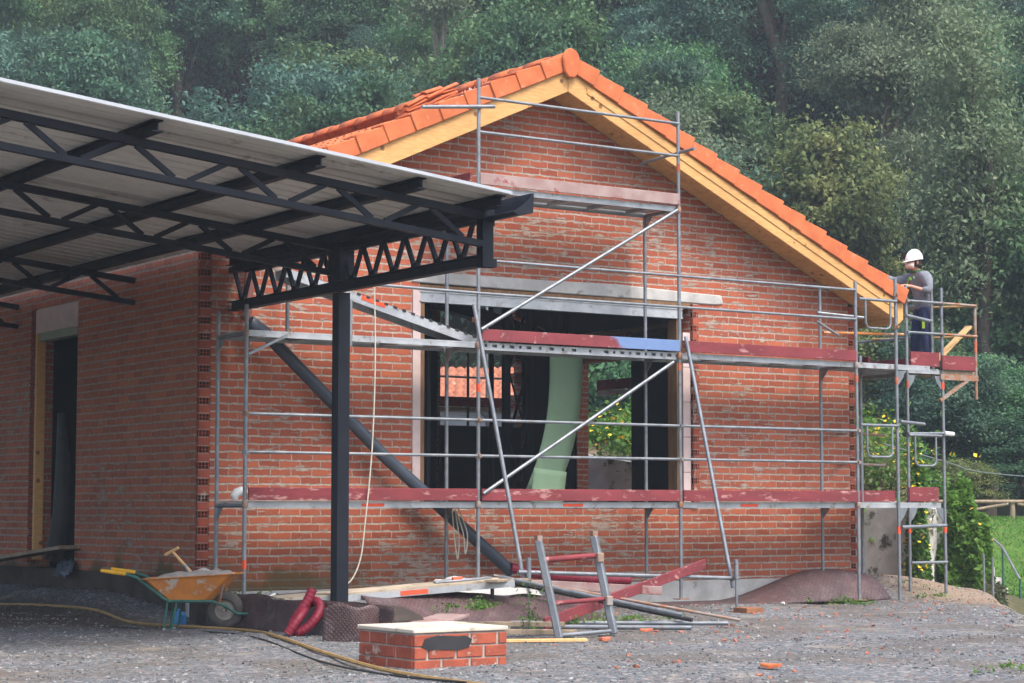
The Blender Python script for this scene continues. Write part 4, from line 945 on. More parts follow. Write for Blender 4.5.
for s_ in (-1, 1):
    fr_ = MB().path([wb(-1.30, .29*s_, .635), wb(-1.05, .285*s_, .60), wb(-.92, .27*s_, .56), wb(-.64, .22*s_, .335), wb(-.58, .21*s_, .305), wb(-.12, .14*s_, .30), wb(.02, .11*s_, .25), wb(.14, .10*s_, .165), wb(.27, .09*s_, .165)], .0165, 10).build('frame', M['green_paint'], bar_, smooth=True)
    MB().path([wb(-1.31, .291*s_, .638), wb(-1.18, .288*s_, .62), wb(-1.04, .284*s_, .60)], [.02, .023, .022], 10).build('grip', M['yellow'], bar_, smooth=True)
    MB().path([wb(-.60, .20*s_, .30), wb(-.63, .21*s_, .02), wb(-.60, .21*s_, .0), wb(-.55, .21*s_, .01), wb(-.50, .19*s_, .30)], .012, 8).build('leg', M['green_paint'], bar_, smooth=True)
    MB().bar(wb(-.05, .13*s_, .28), wb(.02, .2*s_, .56), .02, .02).build('stay', M['galv_rust'], bar_)
wh = MB()
prof = [(.105, -.03), (.12, -.05), (.165, -.052), (.19, -.035), (.203, -.012), (.203, .012), (.19, .035), (.165, .052), (.12, .05), (.105, .03)]
wl = thing('wheel', '', 'x'); del wl['label']; del wl['category']; wl.parent = bar_; ORG[wl.name] = ORG[bar_.name]
n = 32; ax = s3.normalized(); a_ = f3; c_ = WC + Vector((0, 0, .203))
tv = [tuple(c_ + ax*h_ + (a_*math.cos(2*math.pi*k/n) + Vector((0,0,1))*math.sin(2*math.pi*k/n))*r_) for r_, h_ in prof for k in range(n)]
m_ = len(prof); wh.add(tv, [(i*n+k, i*n+(k+1) % n, ((i+1) % m_)*n+(k+1) % n, ((i+1) % m_)*n+k) for i in range(m_) for k in range(n)])
wh.build('tyre', M['rubber'], wl, smooth=True)
MB().lathe([(.0, -.02), (.03, -.05), (.035, -.05), (.04, -.02), (.09, -.012), (.108, -.035), (.112, -.03), (.112, .03), (.108, .035), (.09, .012), (.04, .02), (.035, .05), (.03, .05), (.0, .02)], c_, ax, 28).build('rim', M['dusty_metal'], wl, smooth=True)
MB().tube(tuple(c_ - ax*.11), tuple(c_ + ax*.11), .012).build('axle', M['galv_rust'], wl, smooth=True)
mo = MB()
def mopt(u, v):
    x = -.80 + .92*u; y = (-.25 + .5*v); e = min(u, 1-u, v, 1-v); z = .535 + .05*u + .055*sst(e, 0, .3) + .05*abs(mn.noise((u*6, v*4, 2)))*sst(e, 0, .1); return wb(x, y, z)
mo.grid(mopt, 22, 12); tag(mo.build('mortar_heap', M['mortar'], smooth=True, base=wb(-.4, 0, .55), angle=30), 'lumpy grey mortar heaped in the wheelbarrow tray', 'mortar')
sp = thing('spade', 'spade with pale T handle stuck slantwise in the mortar in the wheelbarrow', 'spade', wb(-.35, .05, .6))
MB().tube(wb(-.36, .03, .60), wb(-.58, .06, .84), .016).build('shaft', M['gold_wood'], sp, smooth=True)
MB().tube(wb(-.38, .03, .58), wb(-.44, .04, .69), .02).build('socket', M['galv'], sp, smooth=True)
MB().tube(wb(-.66, .03, .80), wb(-.51, .08, .88), .018).build('handle', M['gold_wood'], sp, smooth=True)
MB().bar(wb(-.36, .03, .60), wb(-.26, .0, .49), .18, .012).build('blade', M['galv'], sp)
tag(MB().prism([wb(-.33, .1, .58), wb(-.13, .12, .58), wb(-.17, .1, .635), wb(-.24, .1, .665), wb(-.31, .1, .63)], tuple(s3*-.12)).build('rubble_stone', M['concrete'], base=wb(-.2, 0, .58), bevel=.012), 'broken grey stone on top of the mortar in the wheelbarrow', 'stone')
# blue jug behind the barrow, small blue tool on the terrace
jg = thing('plastic_jug', 'blue plastic jug on the ground behind the wheelbarrow', 'jug', (-.50, -.62, ground_h(-.5, -.62)))
g0 = ground_h(-.5, -.62); MB().lathe([(.001, 0), (.08, .0), (.09, .03), (.09, .12), (.07, .16), (.025, .175), (.022, .20), (.001, .20)], (-.5, -.62, g0), n=16).build('body', M['blue'], jg, smooth=True)
MB().path([(-.5, -.68, g0 + .15), (-.5, -.745, g0 + .13), (-.5, -.72, g0 + .08), (-.5, -.66, g0 + .06)], .012).build('handle', M['blue'], jg, smooth=True)
tl_ = thing('mortar_gun', 'small blue and grey hand tool lying on the left edge of the terrace', 'tool', (-.02, -1.7, .27))
MB().bar((-.10, -1.75, .30), (.08, -1.62, .31), .06, .05).build('body', M['blue'], tl_, bevel=.012); MB().tube((.05, -1.64, .31), (.2, -1.6, .36), .012).build('nozzle', M['white'], tl_, smooth=True)
MB().bar((.15, -1.62, .30), (.42, -1.56, .30), .09, .07).build('case', M['black'], tl_, bevel=.012)
tag(MB().bar((.2, -1.2, .30), (1.0, -1.05, .34), .10, .03).build('dark_strip', M['black'], base=(.6, -1.1, .28)), 'dark strip lying on the rubble at the foot of the wall near the post', 'strip')
# door plank
tag(MB().bar((-.55, 6.6, .50), (-.12, 3.55, .80), .34, .045).build('door_plank', M['wood_old'], base=(-.3, 5, .5)), 'grey timber plank ramp leading up to the dark side door', 'plank')
tag(MB().path([(.10, 4.75, .62), (.12, 4.55, 1.2), (.15, 4.6, 1.9), (.18, 4.75, 2.6)], [.13, .12, .10, .06], 10).build('plastic_roll', M['black'], smooth=True, base=(.1, 4.7, .6)), 'dark roll of plastic sheeting leaning inside the side doorway', 'roll')
tag(MB().grid(lambda u, v: (-.06 - .10*u, 3.55 + .55*v, .42 + .20*(1-u) + .08*mn.noise((u*4, v*5, 2))), 8, 10).build('plastic_sack', M['pvc'], smooth=True, solid=.01, base=(-.1, 3.8, .4)), 'dark plastic sack hanging below the door sill end of the plank', 'sack')
# small litter that can be picked out
def frag(x, y, s_, a, m, label, cat, name):
    g_ = ground_h(x, y); mb = MB(); c, d_ = math.cos(a), math.sin(a)
    pts = [(-1, -.35), (-.2, -.5), (.9, -.25), (1, .2), (.1, .45), (-.8, .3)]
    mb.prism([(x + s_*(p*c - q_*d_), y + s_*(p*d_ + q_*c), g_ + .004 + .02*abs(p)) for p, q_ in pts], (0, 0, s_*.35))
    return tag(mb.build(name, M[m], base=(x, y, g_), bevel=.004), label, cat)
frag(.60, -9.43, .085, 2.2, 'tile', 'curved orange tile fragment lying alone on the gravel at the bottom edge', 'tile fragment', 'tile_fragment')
frag(1.55, -5.9, .09, .4, 'tile_chip', 'orange brick fragment on the gravel right of the brick pedestal', 'brick fragment', 'brick_fragment')
frag(2.75, -5.0, .075, -.5, 'tile_chip', 'orange brick fragment just right of the tilted frame', 'brick fragment', 'brick_fragment')
frag(8.0, -1.15, .06, .7, 'white', 'white scrap on the gravel below the arched membrane', 'scrap', 'plastic_scrap')
frag(-.1, -5.15, .07, .7, 'tile_chip', 'brick fragment at the foot of the curled membrane', 'brick fragment', 'brick_fragment')
frag(3.15, -3.9, .05, .2, 'white', 'white scrap among the weeds beside the long tubes', 'scrap', 'plastic_scrap')
# rear scaffold seen through the house
sc3 = thing('rear_scaffold', 'tube scaffold behind the house seen through the window opening', 'scaffold', (9, 8.6, 0))
for x in (8.45, 9.9):
    for y in (8.3, 9.0): tube('standard', (x, y, .0), (x, y, 5.2), sc3)
tube('standard', (9.05, 8.3, 0), (9.05, 8.3, 5.2), sc3, m=M['black'])
for z in (3.6, 4.05): tube('guard_rail', (7.6, 8.3, z), (10.8, 8.3, z), sc3, .02)
MB().box(7.6, 8.32, 3.02, 10.8, 8.95, 3.07).build('deck', M['wood_old'], sc3); MB().box(7.6, 8.25, 3.08, 10.8, 8.28, 3.25).build('toe_board', M['maroon'], sc3)
tube('diagonal_brace', (9.3, 8.28, 3.0), (10.2, 8.28, 2.2), sc3, .02)
# ================================================================ PERSON
def skin(verts, edges, rad, root=0, sub=2):
    me = bpy.data.meshes.new('tmp'); me.from_pydata(verts, edges, []); o = bpy.data.objects.new('tmp', me); COL.objects.link(o)
    o.modifiers.new('k', 'SKIN').use_smooth_shade = True
    sv = me.skin_vertices[0].data
    for i, r in enumerate(rad): sv[i].radius = (r, r) if not isinstance(r, tuple) else r; sv[i].use_root = (i == root)
    s = o.modifiers.new('u', 'SUBSURF'); s.levels = sub; s.render_levels = sub
    dg = bpy.context.evaluated_depsgraph_get(); m2 = bpy.data.meshes.new_from_object(o.evaluated_get(dg))
    bpy.data.objects.remove(o); bpy.data.meshes.remove(me)
    vs = [tuple(v.co) for v in m2.vertices]; fs = [tuple(p.vertices) for p in m2.polygons]; bpy.data.meshes.remove(m2)
    return vs, fs
PB = Vector((11.66, -.16, 3.345)); PROT = R(-16); PS = 1.07
def pw(v):     # person space: x back, facing -x, slightly turned
    c, s = math.cos(PROT), math.sin(PROT); return (PB.x + PS*(v[0]*c - v[1]*s), PB.y + PS*(v[0]*s + v[1]*c), PB.z + PS*v[2])
per = thing('person', 'worker in white helmet, dust mask, grey sweater and navy trousers reaching to the roof edge', 'person', tuple(PB))
J = dict(pel=(.03,0,.86), waist=(.04,0,1.0), chest=(-.005,0,1.20), upch=(-.04,0,1.315), neck=(-.07,0,1.40), chin=(-.135,0,1.44), mid=(-.115,0,1.505), crown=(-.10,0,1.575),
  hl=(.03,-.095,.84), kl=(.0,-.12,.46), al=(.04,-.14,.09), tl=(-.14,-.16,.035), hr=(.03,.095,.84), kr=(-.03,.12,.46), ar=(.0,.15,.09), trr=(-.18,.17,.035),
  sl=(-.02,-.19,1.305), el=(-.03,-.27,1.07), wl=(-.29,-.20,1.15), sr=(-.05,.19,1.31), er=(-.29,.23,1.25), wr=(-.56,.16,1.33))
BV, BE, BR = [], [], []
idx = {}
def jv(n, p, r): idx[n] = len(BV); BV.append(pw(p)); BR.append(r)
for n, r in (('pel', .085), ('waist', .08), ('chest', .09), ('upch', .08), ('neck', .05), ('chin', (.062,.066)), ('mid', (.078,.09)), ('crown', (.07,.08)),
   ('hl', .065), ('kl', .055), ('al', .038), ('tl', .032), ('hr', .065), ('kr', .055), ('ar', .038), ('trr', .032), ('sl', .05), ('el', .037), ('wl', .025), ('sr', .05), ('er', .037), ('wr', .025)):
    jv(n, J[n], r)
for a, b in (('pel','waist'),('waist','chest'),('chest','upch'),('upch','neck'),('neck','chin'),('chin','mid'),('mid','crown'),('pel','hl'),('hl','kl'),('kl','al'),('al','tl'),('pel','hr'),('hr','kr'),('kr','ar'),('ar','trr'),('upch','sl'),('sl','el'),('el','wl'),('upch','sr'),('sr','er'),('er','wr')):
    BE.append((idx[a], idx[b]))
def hand(w, d, side, up):      # d: direction of the fingers; side: towards the thumb; up: back of the hand
    d = Vector(d).normalized(); side = (Vector(side) - d*Vector(side).dot(d)).normalized(); up = d.cross(side) if d.cross(side).z > 0 else side.cross(d)
    W = Vector(J[w]); n = len(BV); BV.append(pw(W + d*.05)); BR.append((.030, .018)); BE.append((idx[w], n)); palm = n
    for k, (o, ln) in enumerate(((.028, .070), (.010, .080), (-.009, .074), (-.026, .058))):
        p = W + d*.085 + side*o; a = len(BV)
        BV.append(pw(p)); BR.append(.0105); BE.append((palm, a))
        BV.append(pw(p + d*ln*.55 - up*.006)); BR.append(.0092); BE.append((a, a + 1))
        BV.append(pw(p + d*ln*.92 - up*.03)); BR.append(.0075); BE.append((a + 1, a + 2))
    p = W + d*.03 + side*.028; a = len(BV)
    BV.append(pw(p)); BR.append(.012); BE.append((palm, a)); BV.append(pw(p + side*.025 + d*.03 - up*.012)); BR.append(.011); BE.append((a, a+1)); BV.append(pw(p + side*.03 + d*.058 - up*.022)); BR.append(.008); BE.append((a+1, a+2))
hand('wl', (-.95, .1, .0), (0, .8, .6), None); hand('wr', (-.9, -.15, -.35), (0, -.8, .5), None)
M['skin'] = PM('skin', (.52,.27,.19), (.45,.22,.15), 8, .55, bump=.02)
vs, fs = skin(BV, BE, BR)
body = MB(); body.add(vs, fs)
# face: nose, ears, eyes, brow grown onto the head
def blob(c, r, sc=(1,1,1), n=8):
    pr = [(max(1e-3, math.sin(math.pi*i/n)), -math.cos(math.pi*i/n)) for i in range(n + 1)]
    b = len(body.v)
    for r_, h_ in pr:
        for k in range(10): a = 2*math.pi*k/10; body.v.append(pw((c[0] + r*sc[0]*r_*math.cos(a), c[1] + r*sc[1]*r_*math.sin(a), c[2] + r*sc[2]*h_)))
    for i in range(n):
        for k in range(10): body.f.append((b + i*10 + k, b + i*10 + (k+1) % 10, b + (i+1)*10 + (k+1) % 10, b + (i+1)*10 + k))
blob((-.205, 0, 1.49), .016, (1.1, .8, 1.5)); blob((-.19, -.034, 1.512), .010, (1,1,.8)); blob((-.19, .034, 1.512), .010, (1,1,.8)); blob((-.10, -.085, 1.50), .022, (.8, .5, 1.3)); blob((-.10, .085, 1.50), .022, (.8, .5, 1.3))
bo = body.build('body', M['skin'], per, smooth=True, angle=180)
def part(name, V, E, Rr, m, sub=2):
    vs, fs = skin([pw(p) for p in V], E, Rr, 0, sub); return MB().add(vs, fs).build(name, m, per, smooth=True, angle=180)
M['sweater'] = PM('grey_sweater', (.21,.225,.26), (.16,.175,.205), 6, .95, bump=.4, bsc=30, bd=.02); M['navy'] = PM('navy_trousers', (.024,.034,.095), (.017,.024,.070), 6, .9, bump=.5, bsc=14, bd=.03)
lerp = lambda a, b, t: tuple(Vector(J[a]).lerp(Vector(J[b]), t))
V = [(.035,0,.79), (.045,0,.95), (.0,0,1.19), (-.035,0,1.305), (-.055,0,1.365), J['sl'], J['el'], lerp('el','wl',.45), J['sr'], J['er'], lerp('er','wr',.55)]
part('sweater', V, [(0,1),(1,2),(2,3),(3,4),(3,5),(5,6),(6,7),(3,8),(8,9),(9,10)], [(.172,.14),(.182,.15),(.18,.15),(.145,.12),.075,.092,.075,.064,.092,.075,.058], M['sweater'])
V = [(.04,0,1.0), (.03,0,.84), J['hl'], J['kl'], (.03,-.14,.11), J['hr'], J['kr'], (0,.15,.11)]
part('trousers', V, [(0,1),(1,2),(2,3),(3,4),(1,5),(5,6),(6,7)], [(.15,.12),(.15,.125),.112,.092,.088,.112,.092,.088], M['navy'])
for a, b in (('al','tl'), ('ar','trr')):
    p, q = Vector(J[a]), Vector(J[b]); part('boot', [p + Vector((.05,0,-.035)), p + Vector((.01,0,-.02)), p.lerp(q, .55), q + Vector((-.03,0,.005))], [(0,1),(1,2),(2,3)], [.05,.055,.05,.04], M['hose'])
# green collar, chest print, hi-vis strip
HC = Vector((-.11, 0, 1.545))
coll = MB().path([pw((-.065 + .078*math.cos(a), .078*math.sin(a), 1.38 + .012*math.cos(a))) for a in [2*math.pi*k/14 for k in range(14)]], .018, 6, True); coll.build('collar', PM('green_collar', (.03,.12,.03), (.02,.07,.02), 6, .9), per, smooth=True)
lime = PM('lime_print', (.25,.60,.08), (.18,.45,.05), 8, .8)
for (y, z, s) in ((-.07, 1.29, .018), (-.035, 1.27, .02), (.0, 1.28, .018), (.035, 1.26, .02), (-.05, 1.22, .028), (.02, 1.21, .02)):
    x = -.178 + (.03 if abs(y) > .05 else 0) - (.0 if z > 1.25 else .022)
    MB().prism([pw((x, y - s*.5, z - s)), pw((x, y + s*.5, z - s*.6)), pw((x - .004, y + s*.5, z + s)), pw((x - .004, y - s*.5, z + s*.6))], (-.012, 0, 0)).build('chest_print', lime if s != .028 else M['maroon'], per)
MB().prism([pw((-.085, -.155, .57)), pw((-.06, -.185, .57)), pw((-.06, -.185, .70)), pw((-.085, -.155, .70))], (-.01, -.012, 0)).build('pocket_tab', PM('lime_tab', (.55,.75,.05), (.5,.7,.05), 5, .7), per)
# mask
mk = MB()
def mkp(u, v):
    a = (u - .5)*2.3; r = .088 + .035*math.cos(a)*math.sin(math.pi*v); return pw((-.115 - r*math.cos(a), r*math.sin(a)*.92, 1.415 + .085*v))
mk.grid(mkp, 10, 8); mk.build('dust_mask', PM('mask_fabric', (.72,.58,.50), (.66,.52,.45), 6, .9), per, smooth=True, solid=.006)
# hair below the helmet
hr_ = MB()
def hrp(u, v):
    a = -2.0 + 4.0*u; return pw((-.095 + .092*math.cos(a), .083*math.sin(a), 1.44 + .10*v))
hr_.grid(hrp, 14, 4); hr_.build('hair', PM('dark_hair', (.02,.014,.010), (.03,.02,.015), 8, .7), per, smooth=True, solid=.012)
# helmet
hm = MB(); n = 24; rows = []
tilt = R(10)
def hp(x, y, z):
    c, s = math.cos(tilt), math.sin(tilt); return pw((HC.x + x*c + z*s*-1*0 - z*s, y, HC.z + 1*(z*c - x*s*-1*1) ) if False else (HC.x + x*c - z*s*.0, y, HC.z + z + x*.16))
for i in range(9):
    t = math.pi/2*i/8; rr = math.cos(t); h_ = .135*math.sin(t)
    rows.append([hp(.128*rr*math.cos(2*math.pi*k/n), .108*rr*math.sin(2*math.pi*k/n), h_) if rr > .02 else hp(.003*math.cos(2*math.pi*k/n), .003*math.sin(2*math.pi*k/n), h_) for k in range(n)])
brim = [hp(.128*math.cos(a)*1.08 - (.055*max(0, -math.cos(a))**2), .108*1.07*math.sin(a), -.012 - .008*max(0, -math.cos(a))) for a in [2*math.pi*k/n for k in range(n)]]
allr = [brim] + rows; hm.v = [p for r_ in allr for p in r_]
hm.f = [(i*n+k, i*n+(k+1) % n, (i+1)*n+(k+1) % n, (i+1)*n+k) for i in range(len(allr)-1) for k in range(n)] + [tuple((len(allr)-1)*n + k for k in range(n))]
hm.build('hard_hat', M['white'], per, smooth=True, solid=.006, angle=50)
MB().path([hp(-.125*math.cos(t), 0, .139*math.sin(t) + .002) for t in [math.pi*k/12 for k in range(2, 11)]], .010, 6).build('helmet_ridge', M['white'], per, smooth=True)
# ================================================================ VEGETATION
def leaf_quads(P, N, ln, wd, r):
    # P: n x 3 centres ; N: n x 3 outward bias; returns verts, faces of folded leaf quads
    n = len(P); d = r.normal(size=(n, 3)); d += N*.6; d[:, 2] -= .35; d /= np.linalg.norm(d, axis=1)[:, None]
    up = r.normal(size=(n, 3))*.5 + np.array([0, 0, 1.2]) + N*.6; s = np.cross(d, up); s /= np.linalg.norm(s, axis=1)[:, None] + 1e-9
    L_ = (ln*r.uniform(.6, 1.3, n))[:, None]; W_ = (wd*r.uniform(.6, 1.3, n))[:, None]
    nn = np.cross(s, d)
    a = P - d*L_*.5; b = P + s*W_*.5 + nn*L_*.08; c = P + d*L_*.5 - nn*L_*.10; e = P - s*W_*.5 + nn*L_*.08
    V = np.stack([a, b, c, e], 1).reshape(-1, 3); F = np.arange(4*n).reshape(n, 4); return V, F
def np_mesh(name, V, F, m):
    me = bpy.data.meshes.new(name); nv, nf = len(V), len(F); me.vertices.add(nv); me.vertices.foreach_set('co', np.asarray(V, np.float32).ravel())
    me.loops.add(nf*4); me.loops.foreach_set('vertex_index', F.astype(np.int32).ravel()); me.polygons.add(nf)
    me.polygons.foreach_set('loop_start', np.arange(0, nf*4, 4, dtype=np.int32)); me.polygons.foreach_set('loop_total', np.full(nf, 4, np.int32))
    me.materials.append(m); me.update(); me.validate(); return me
def crown_cloud(seed, rx, rz, h0, nlobe, ncl, nleaf, spread, ln, wd, conic=0, droop=0):
    r = np.random.default_rng(seed); lobes = []
    for i in range(nlobe):
        a = r.uniform(0, 6.283); q = r.uniform(.1, .8); zz = r.uniform(-.75, .85); w = math.sqrt(max(.05, 1 - zz*zz))*(1 - conic*(zz + 1)/2)
        lobes.append((np.array([math.cos(a)*q*rx*w, math.sin(a)*q*rx*w, zz*rz*.75]), r.uniform(.30, .50)*rx*(1 - .4*conic*(zz+1)/2)))
    Ps, Ns = [], []
    for i in range(ncl):
        c, rad = lobes[r.integers(nlobe)]; d = r.normal(size=3); d[2] = d[2]*.8 + .25; d /= np.linalg.norm(d); cc = c + d*rad*r.uniform(.55, 1.12)
        k = int(nleaf*r.uniform(.5, 1.5)); sp = spread*r.uniform(.6, 1.3)
        p = r.normal(size=(k, 3))*np.array([sp, sp, sp*.55]); p[:, 2] -= droop*(p[:, 0]**2 + p[:, 1]**2)
        Ps.append(cc + p); Ns.append(np.tile(d, (k, 1)))
    P = np.concatenate(Ps); N = np.concatenate(Ns); P[:, 2] += h0
    return leaf_quads(P, N, ln, wd, r), lobes
def trunk_mesh(seed, h0, rx, rz, r0, lobes):
    rr = random.Random(seed); mb = MB(); top = h0 + rz*.5
    pts = [Vector((rr.uniform(-.12, .12)*i, rr.uniform(-.12, .12)*i, -1.2 + (top + 1.2)*i/6)) for i in range(7)]; pts[0].x = pts[0].y = 0
    mb.path(pts, [r0*(1.15 - .15*i - .0*i) if i < 7 else .03 for i in range(7)], 8)
    for c, rad in lobes:
        e = Vector(c) + Vector((0, 0, h0)); s_ = pts[min(5, max(2, int((e.z*.55 + 1.2)/(top + 1.2)*6)))]
        m_ = s_.lerp(e, .5) + Vector((0, 0, .25)); mb.path([s_, m_, e], [r0*.42, r0*.26, r0*.10], 6)
    return mb
PROTO = []; M['pale_bark'] = PM('pale_bark', (.26,.23,.19), (.17,.15,.12), 4, .9, bump=.4, bsc=14, stretch=(3,3,1), spec=.1)
specs = [  # key, leaf, rx, rz, h0, lobes, clumps, leaves, spread, len, wid, conic
 ('dark', 'dark', 3.0, 3.6, 5.6, 10, 190, 165, .33, .17, .085, .2), ('dark', 'blue', 3.3, 3.0, 5.0, 11, 200, 160, .34, .18, .08, 0),
 ('mid', 'mid', 2.9, 3.2, 5.2, 10, 180, 165, .32, .17, .09, .1), ('mid', 'mid', 3.4, 3.0, 5.0, 12, 210, 150, .35, .18, .085, 0),
 ('olive', 'olive', 2.8, 3.6, 5.8, 10, 170, 140, .33, .15, .07, .2), ('yellow', 'yellow', 2.6, 2.7, 4.4, 9, 160, 150, .30, .16, .09, 0),
 ('brown', 'brown', 2.4, 4.2, 6.6, 10, 150, 110, .36, .14, .07, .3), ('blue', 'blue', 2.9, 3.9, 6.0, 11, 190, 160, .33, .17, .075, .35), ('slender', 'olive', 1.7, 3.4, 8.2, 8, 80, 75, .34, .15, .07, .2)]
KINDLAB = {'slender': 'slender pale trunked', 'dark': 'dark green', 'mid': 'mid green', 'olive': 'grey olive', 'yellow': 'yellowish green', 'brown': 'thin brownish', 'blue': 'bluish green'}
for i, (k, lf, rx, rz_, h0, nl, nc, nlf, sp_, ln, wd, cn) in enumerate(specs):
    (V, F), lobes = crown_cloud(100 + i, rx, rz_, h0, nl, nc, nlf, sp_, ln, wd, cn, .12)
    cm = np_mesh('crown', V, F, LEAF[lf]); tm = trunk_mesh(i, h0, rx, rz_, .20, lobes)
    t_ = bpy.data.meshes.new('trunk'); t_.from_pydata(tm.v, [], tm.f); t_.materials.append(M['bark'] if i != 8 else M['pale_bark'])
    for p in t_.polygons: p.use_smooth = True
    PROTO.append((k, cm, t_, h0 + rz_*.9))
def tree(i, x, y, z, s, rz, label, group=None, name='broadleaf_tree', sz=1):
    k, cm, tm, top = PROTO[i]; o = thing(name, label, 'tree', (x, y, z), group); o.rotation_euler = (0, 0, rz); o.scale = (s, s, s*sz)
    for nm, me in (('trunk', tm), ('crown', cm)):
        c = bpy.data.objects.new(nm, me); COL.objects.link(c); c.parent = o
    return o
CF, CR_ = (math.sin(TH)*math.cos(R(4.66)), math.cos(TH)*math.cos(R(4.66)), math.sin(R(4.66))), RT
fwd = Vector(CF); upv = Vector((-math.sin(TH)*math.sin(R(4.66)), -math.cos(TH)*math.sin(R(4.66)), math.cos(R(4.66))))
def proj(p):
    q = Vector(p) - CAM; d = q.dot(fwd); return 512 + 2050*q.dot(RT)/d, 341.5 - 2050*q.dot(upv)/d
def skyline(px):
    if px < 330: return 80 + .21*px
    if px < 570: return 150 - (px - 330)*.42
    if px < 905: return 50 + (px - 570)*.725
    return 480
placed = [(15.0, 65), (14.6, 63), (15.2, 66.5)]
def clear(l, s, d): return all((l - a)**2 + (s - b)**2 > d*d for a, b in placed)
# trees that stand out, by hand: (proto, lateral, depth, scale, zscale, label)
special = [
 (6, 13.6, 66, 1.25, 1.15, 'tall thin brownish tree rising highest on the right of the wood'),
 (4, 9.4, 72, 1.35, 1.25, 'grey leaved tree above the middle of the right roof slope'),
 (5, 8.9, 60, 1.2, 1.1, 'yellow green tree just above the right verge of the roof'),
 (4, 11.4, 63, 1.1, 1.1, 'pale olive tree right of the yellow green tree above the roof end'),
 (5, 10.4, 53, .85, .95, 'yellowish bushy tree behind the worker and the roof end'),
 (7, 10.0, 49, .70, .8, 'bluish dark tree directly behind the worker on the platform'),
 (2, 11.6, 50.5, .66, .8, 'leafy green tree right of the side platform'),
 (0, 12.0, 48, .50, .62, 'dark broadleaf tree overhanging the fence at the right edge'),
 (5, 9.85, 46, .42, .55, 'low yellow speckled tree right below the side platform'),
 (1, 8.55, 46.5, .46, .6, 'dark bushy tree low behind the outer standards of the corner scaffold'),
 (2, 3.6, 80, 1.3, 1.2, 'light green tree peeping just right of the roof ridge'),
 (3, -10.5, 84, 1.15, 1.0, 'light green leafy tree above the canopy edge, the one nearer the roof'),
 (0, -13.5, 82, 1.1, 1.0, 'dark green tree above the canopy, left of the light green leafy one'),
]
for i, l, s, sc_, sz, lab in special:
    p = LS(l, s); placed.append((l, s)); z = ground_h(p.x, p.y) if s < 60 else hill_h(l, s); tree(i, p.x, p.y, z - .2, sc_, random.uniform(0, 6), lab, sz=sz)
cand = []
s = 47.0
while s < 190:
    st_ = 2.3 + (s - 47)*.012
    l = -.30*s
    while l < .30*s:
        cand.append((l + random.uniform(-1.2, 1.2), s + random.uniform(-1.2, 1.2))); l += st_
    s += st_*.95
nt_ = 0
for l, s in cand:
    p = LS(l, s); z = hill_h(l, s) if s >= 57 else ground_h(p.x, p.y)
    if s < 55 and l < 9: continue
    if s < 54 and l < 13: continue
    k = sst(l/s, .02, .14)
    r_ = random.random()
    pr_i = random.choice([0, 1, 7, 2, 3, 2, 0, 3]) if r_ > k*.75 else random.choice([4, 2, 3, 2, 7, 4, 5, 6])
    if random.random() < .06: pr_i = 8
    if l/s > .2 and s > 100: pr_i = random.choice([6, 7, 1])
    sc_ = random.uniform(.85, 1.3)
    px, py = proj((p.x, p.y, z + PROTO[pr_i][3]*sc_)); bx, by = proj((p.x, p.y, z + 1.5)); hw = 2050*2.6*sc_/s
    if px < -hw or px > 1024 + hw or by < -10: continue
    if py > min(skyline(max(0, px - hw*.7)), 480) and py > skyline(min(1023, px + hw*.7)) and py > skyline(max(0, min(1023, px))): continue
    if any(b - 18 < s < b + 1 and abs(l/s - a/b) < .022 for a, b in [(13.6, 66), (9.6, 72), (2.9, 80), (-10.5, 84), (-13.5, 82)]): continue
    if not clear(l, s, 1.9) or (7.2 < l < 11.8 and s < 61): continue
    placed.append((l, s)); nt_ += 1
    kk = PROTO[pr_i][0]; far = 'upper hillside wood' if s > 92 else 'lower hillside wood'
    tree(pr_i, p.x, p.y, z - .3, sc_, random.uniform(0, 6.28), '%s tree standing among others in the hazy %s' % (KINDLAB[kk], far), '%s trees of the %s' % (KINDLAB[kk], far), sz=random.uniform(.9, 1.2))
print('TREES', nt_)
# undergrowth on the hill (one mass)
def cover(name, pts, m, ln, wd, spread, per, seed, label, hgt=.5):
    r = np.random.default_rng(seed); Ps = []
    for (x, y, z) in pts:
        k = max(3, int(per*r.uniform(.5, 1.5))); q = r.normal(size=(k, 3))*np.array([spread, spread, spread*.5])*r.uniform(.6, 1.4); q[:, 2] = np.abs(q[:, 2]) + hgt*r.uniform(0, 1); Ps.append(np.array([x, y, z]) + q)
    P = np.concatenate(Ps); N = np.tile(np.array([0, 0, 1.]), (len(P), 1)); V, F = leaf_quads(P, N, ln, wd, r)
    o = bpy.data.objects.new(name, np_mesh(name, V, F, m)); COL.objects.link(o)
    return o
pts = []
for _ in range(1500):
    s = random.uniform(50, 112); l = random.uniform(-.3*s, .3*s)
    if s < 59: continue
    p = LS(l, s); pts.append((p.x, p.y, (hill_h(l, s) if s > 57 else ground_h(p.x, p.y))))
kind(cover('undergrowth', pts, LEAF['blue'], .30, .15, .9, 34, 5, '', 1.1), 'stuff', 'dense undergrowth between the trees of the hillside')
# bank plants behind the retaining wall
pts, fl = [], []
for _ in range(420):
    t = random.uniform(-.6, WL + .3); e = random.uniform(.0, 6); q = WA + WD*t + WN*e
    if toLS(q.x, q.y)[0] > 7.0: continue
    pts.append((q.x, q.y, ground_h(q.x, q.y)))
    if random.random() < .6: fl.append((q.x, q.y, ground_h(q.x, q.y)))
kind(cover('ground_cover', pts, LEAF['bright'], .13, .09, .30, 40, 6, '', .2), 'stuff', 'leafy green ground cover on the bank behind the house')
kind(cover('bank_flowers', fl, M['flower'], .09, .08, .3, 5, 7, '', .38), 'stuff', 'yellow blossom over the bank')
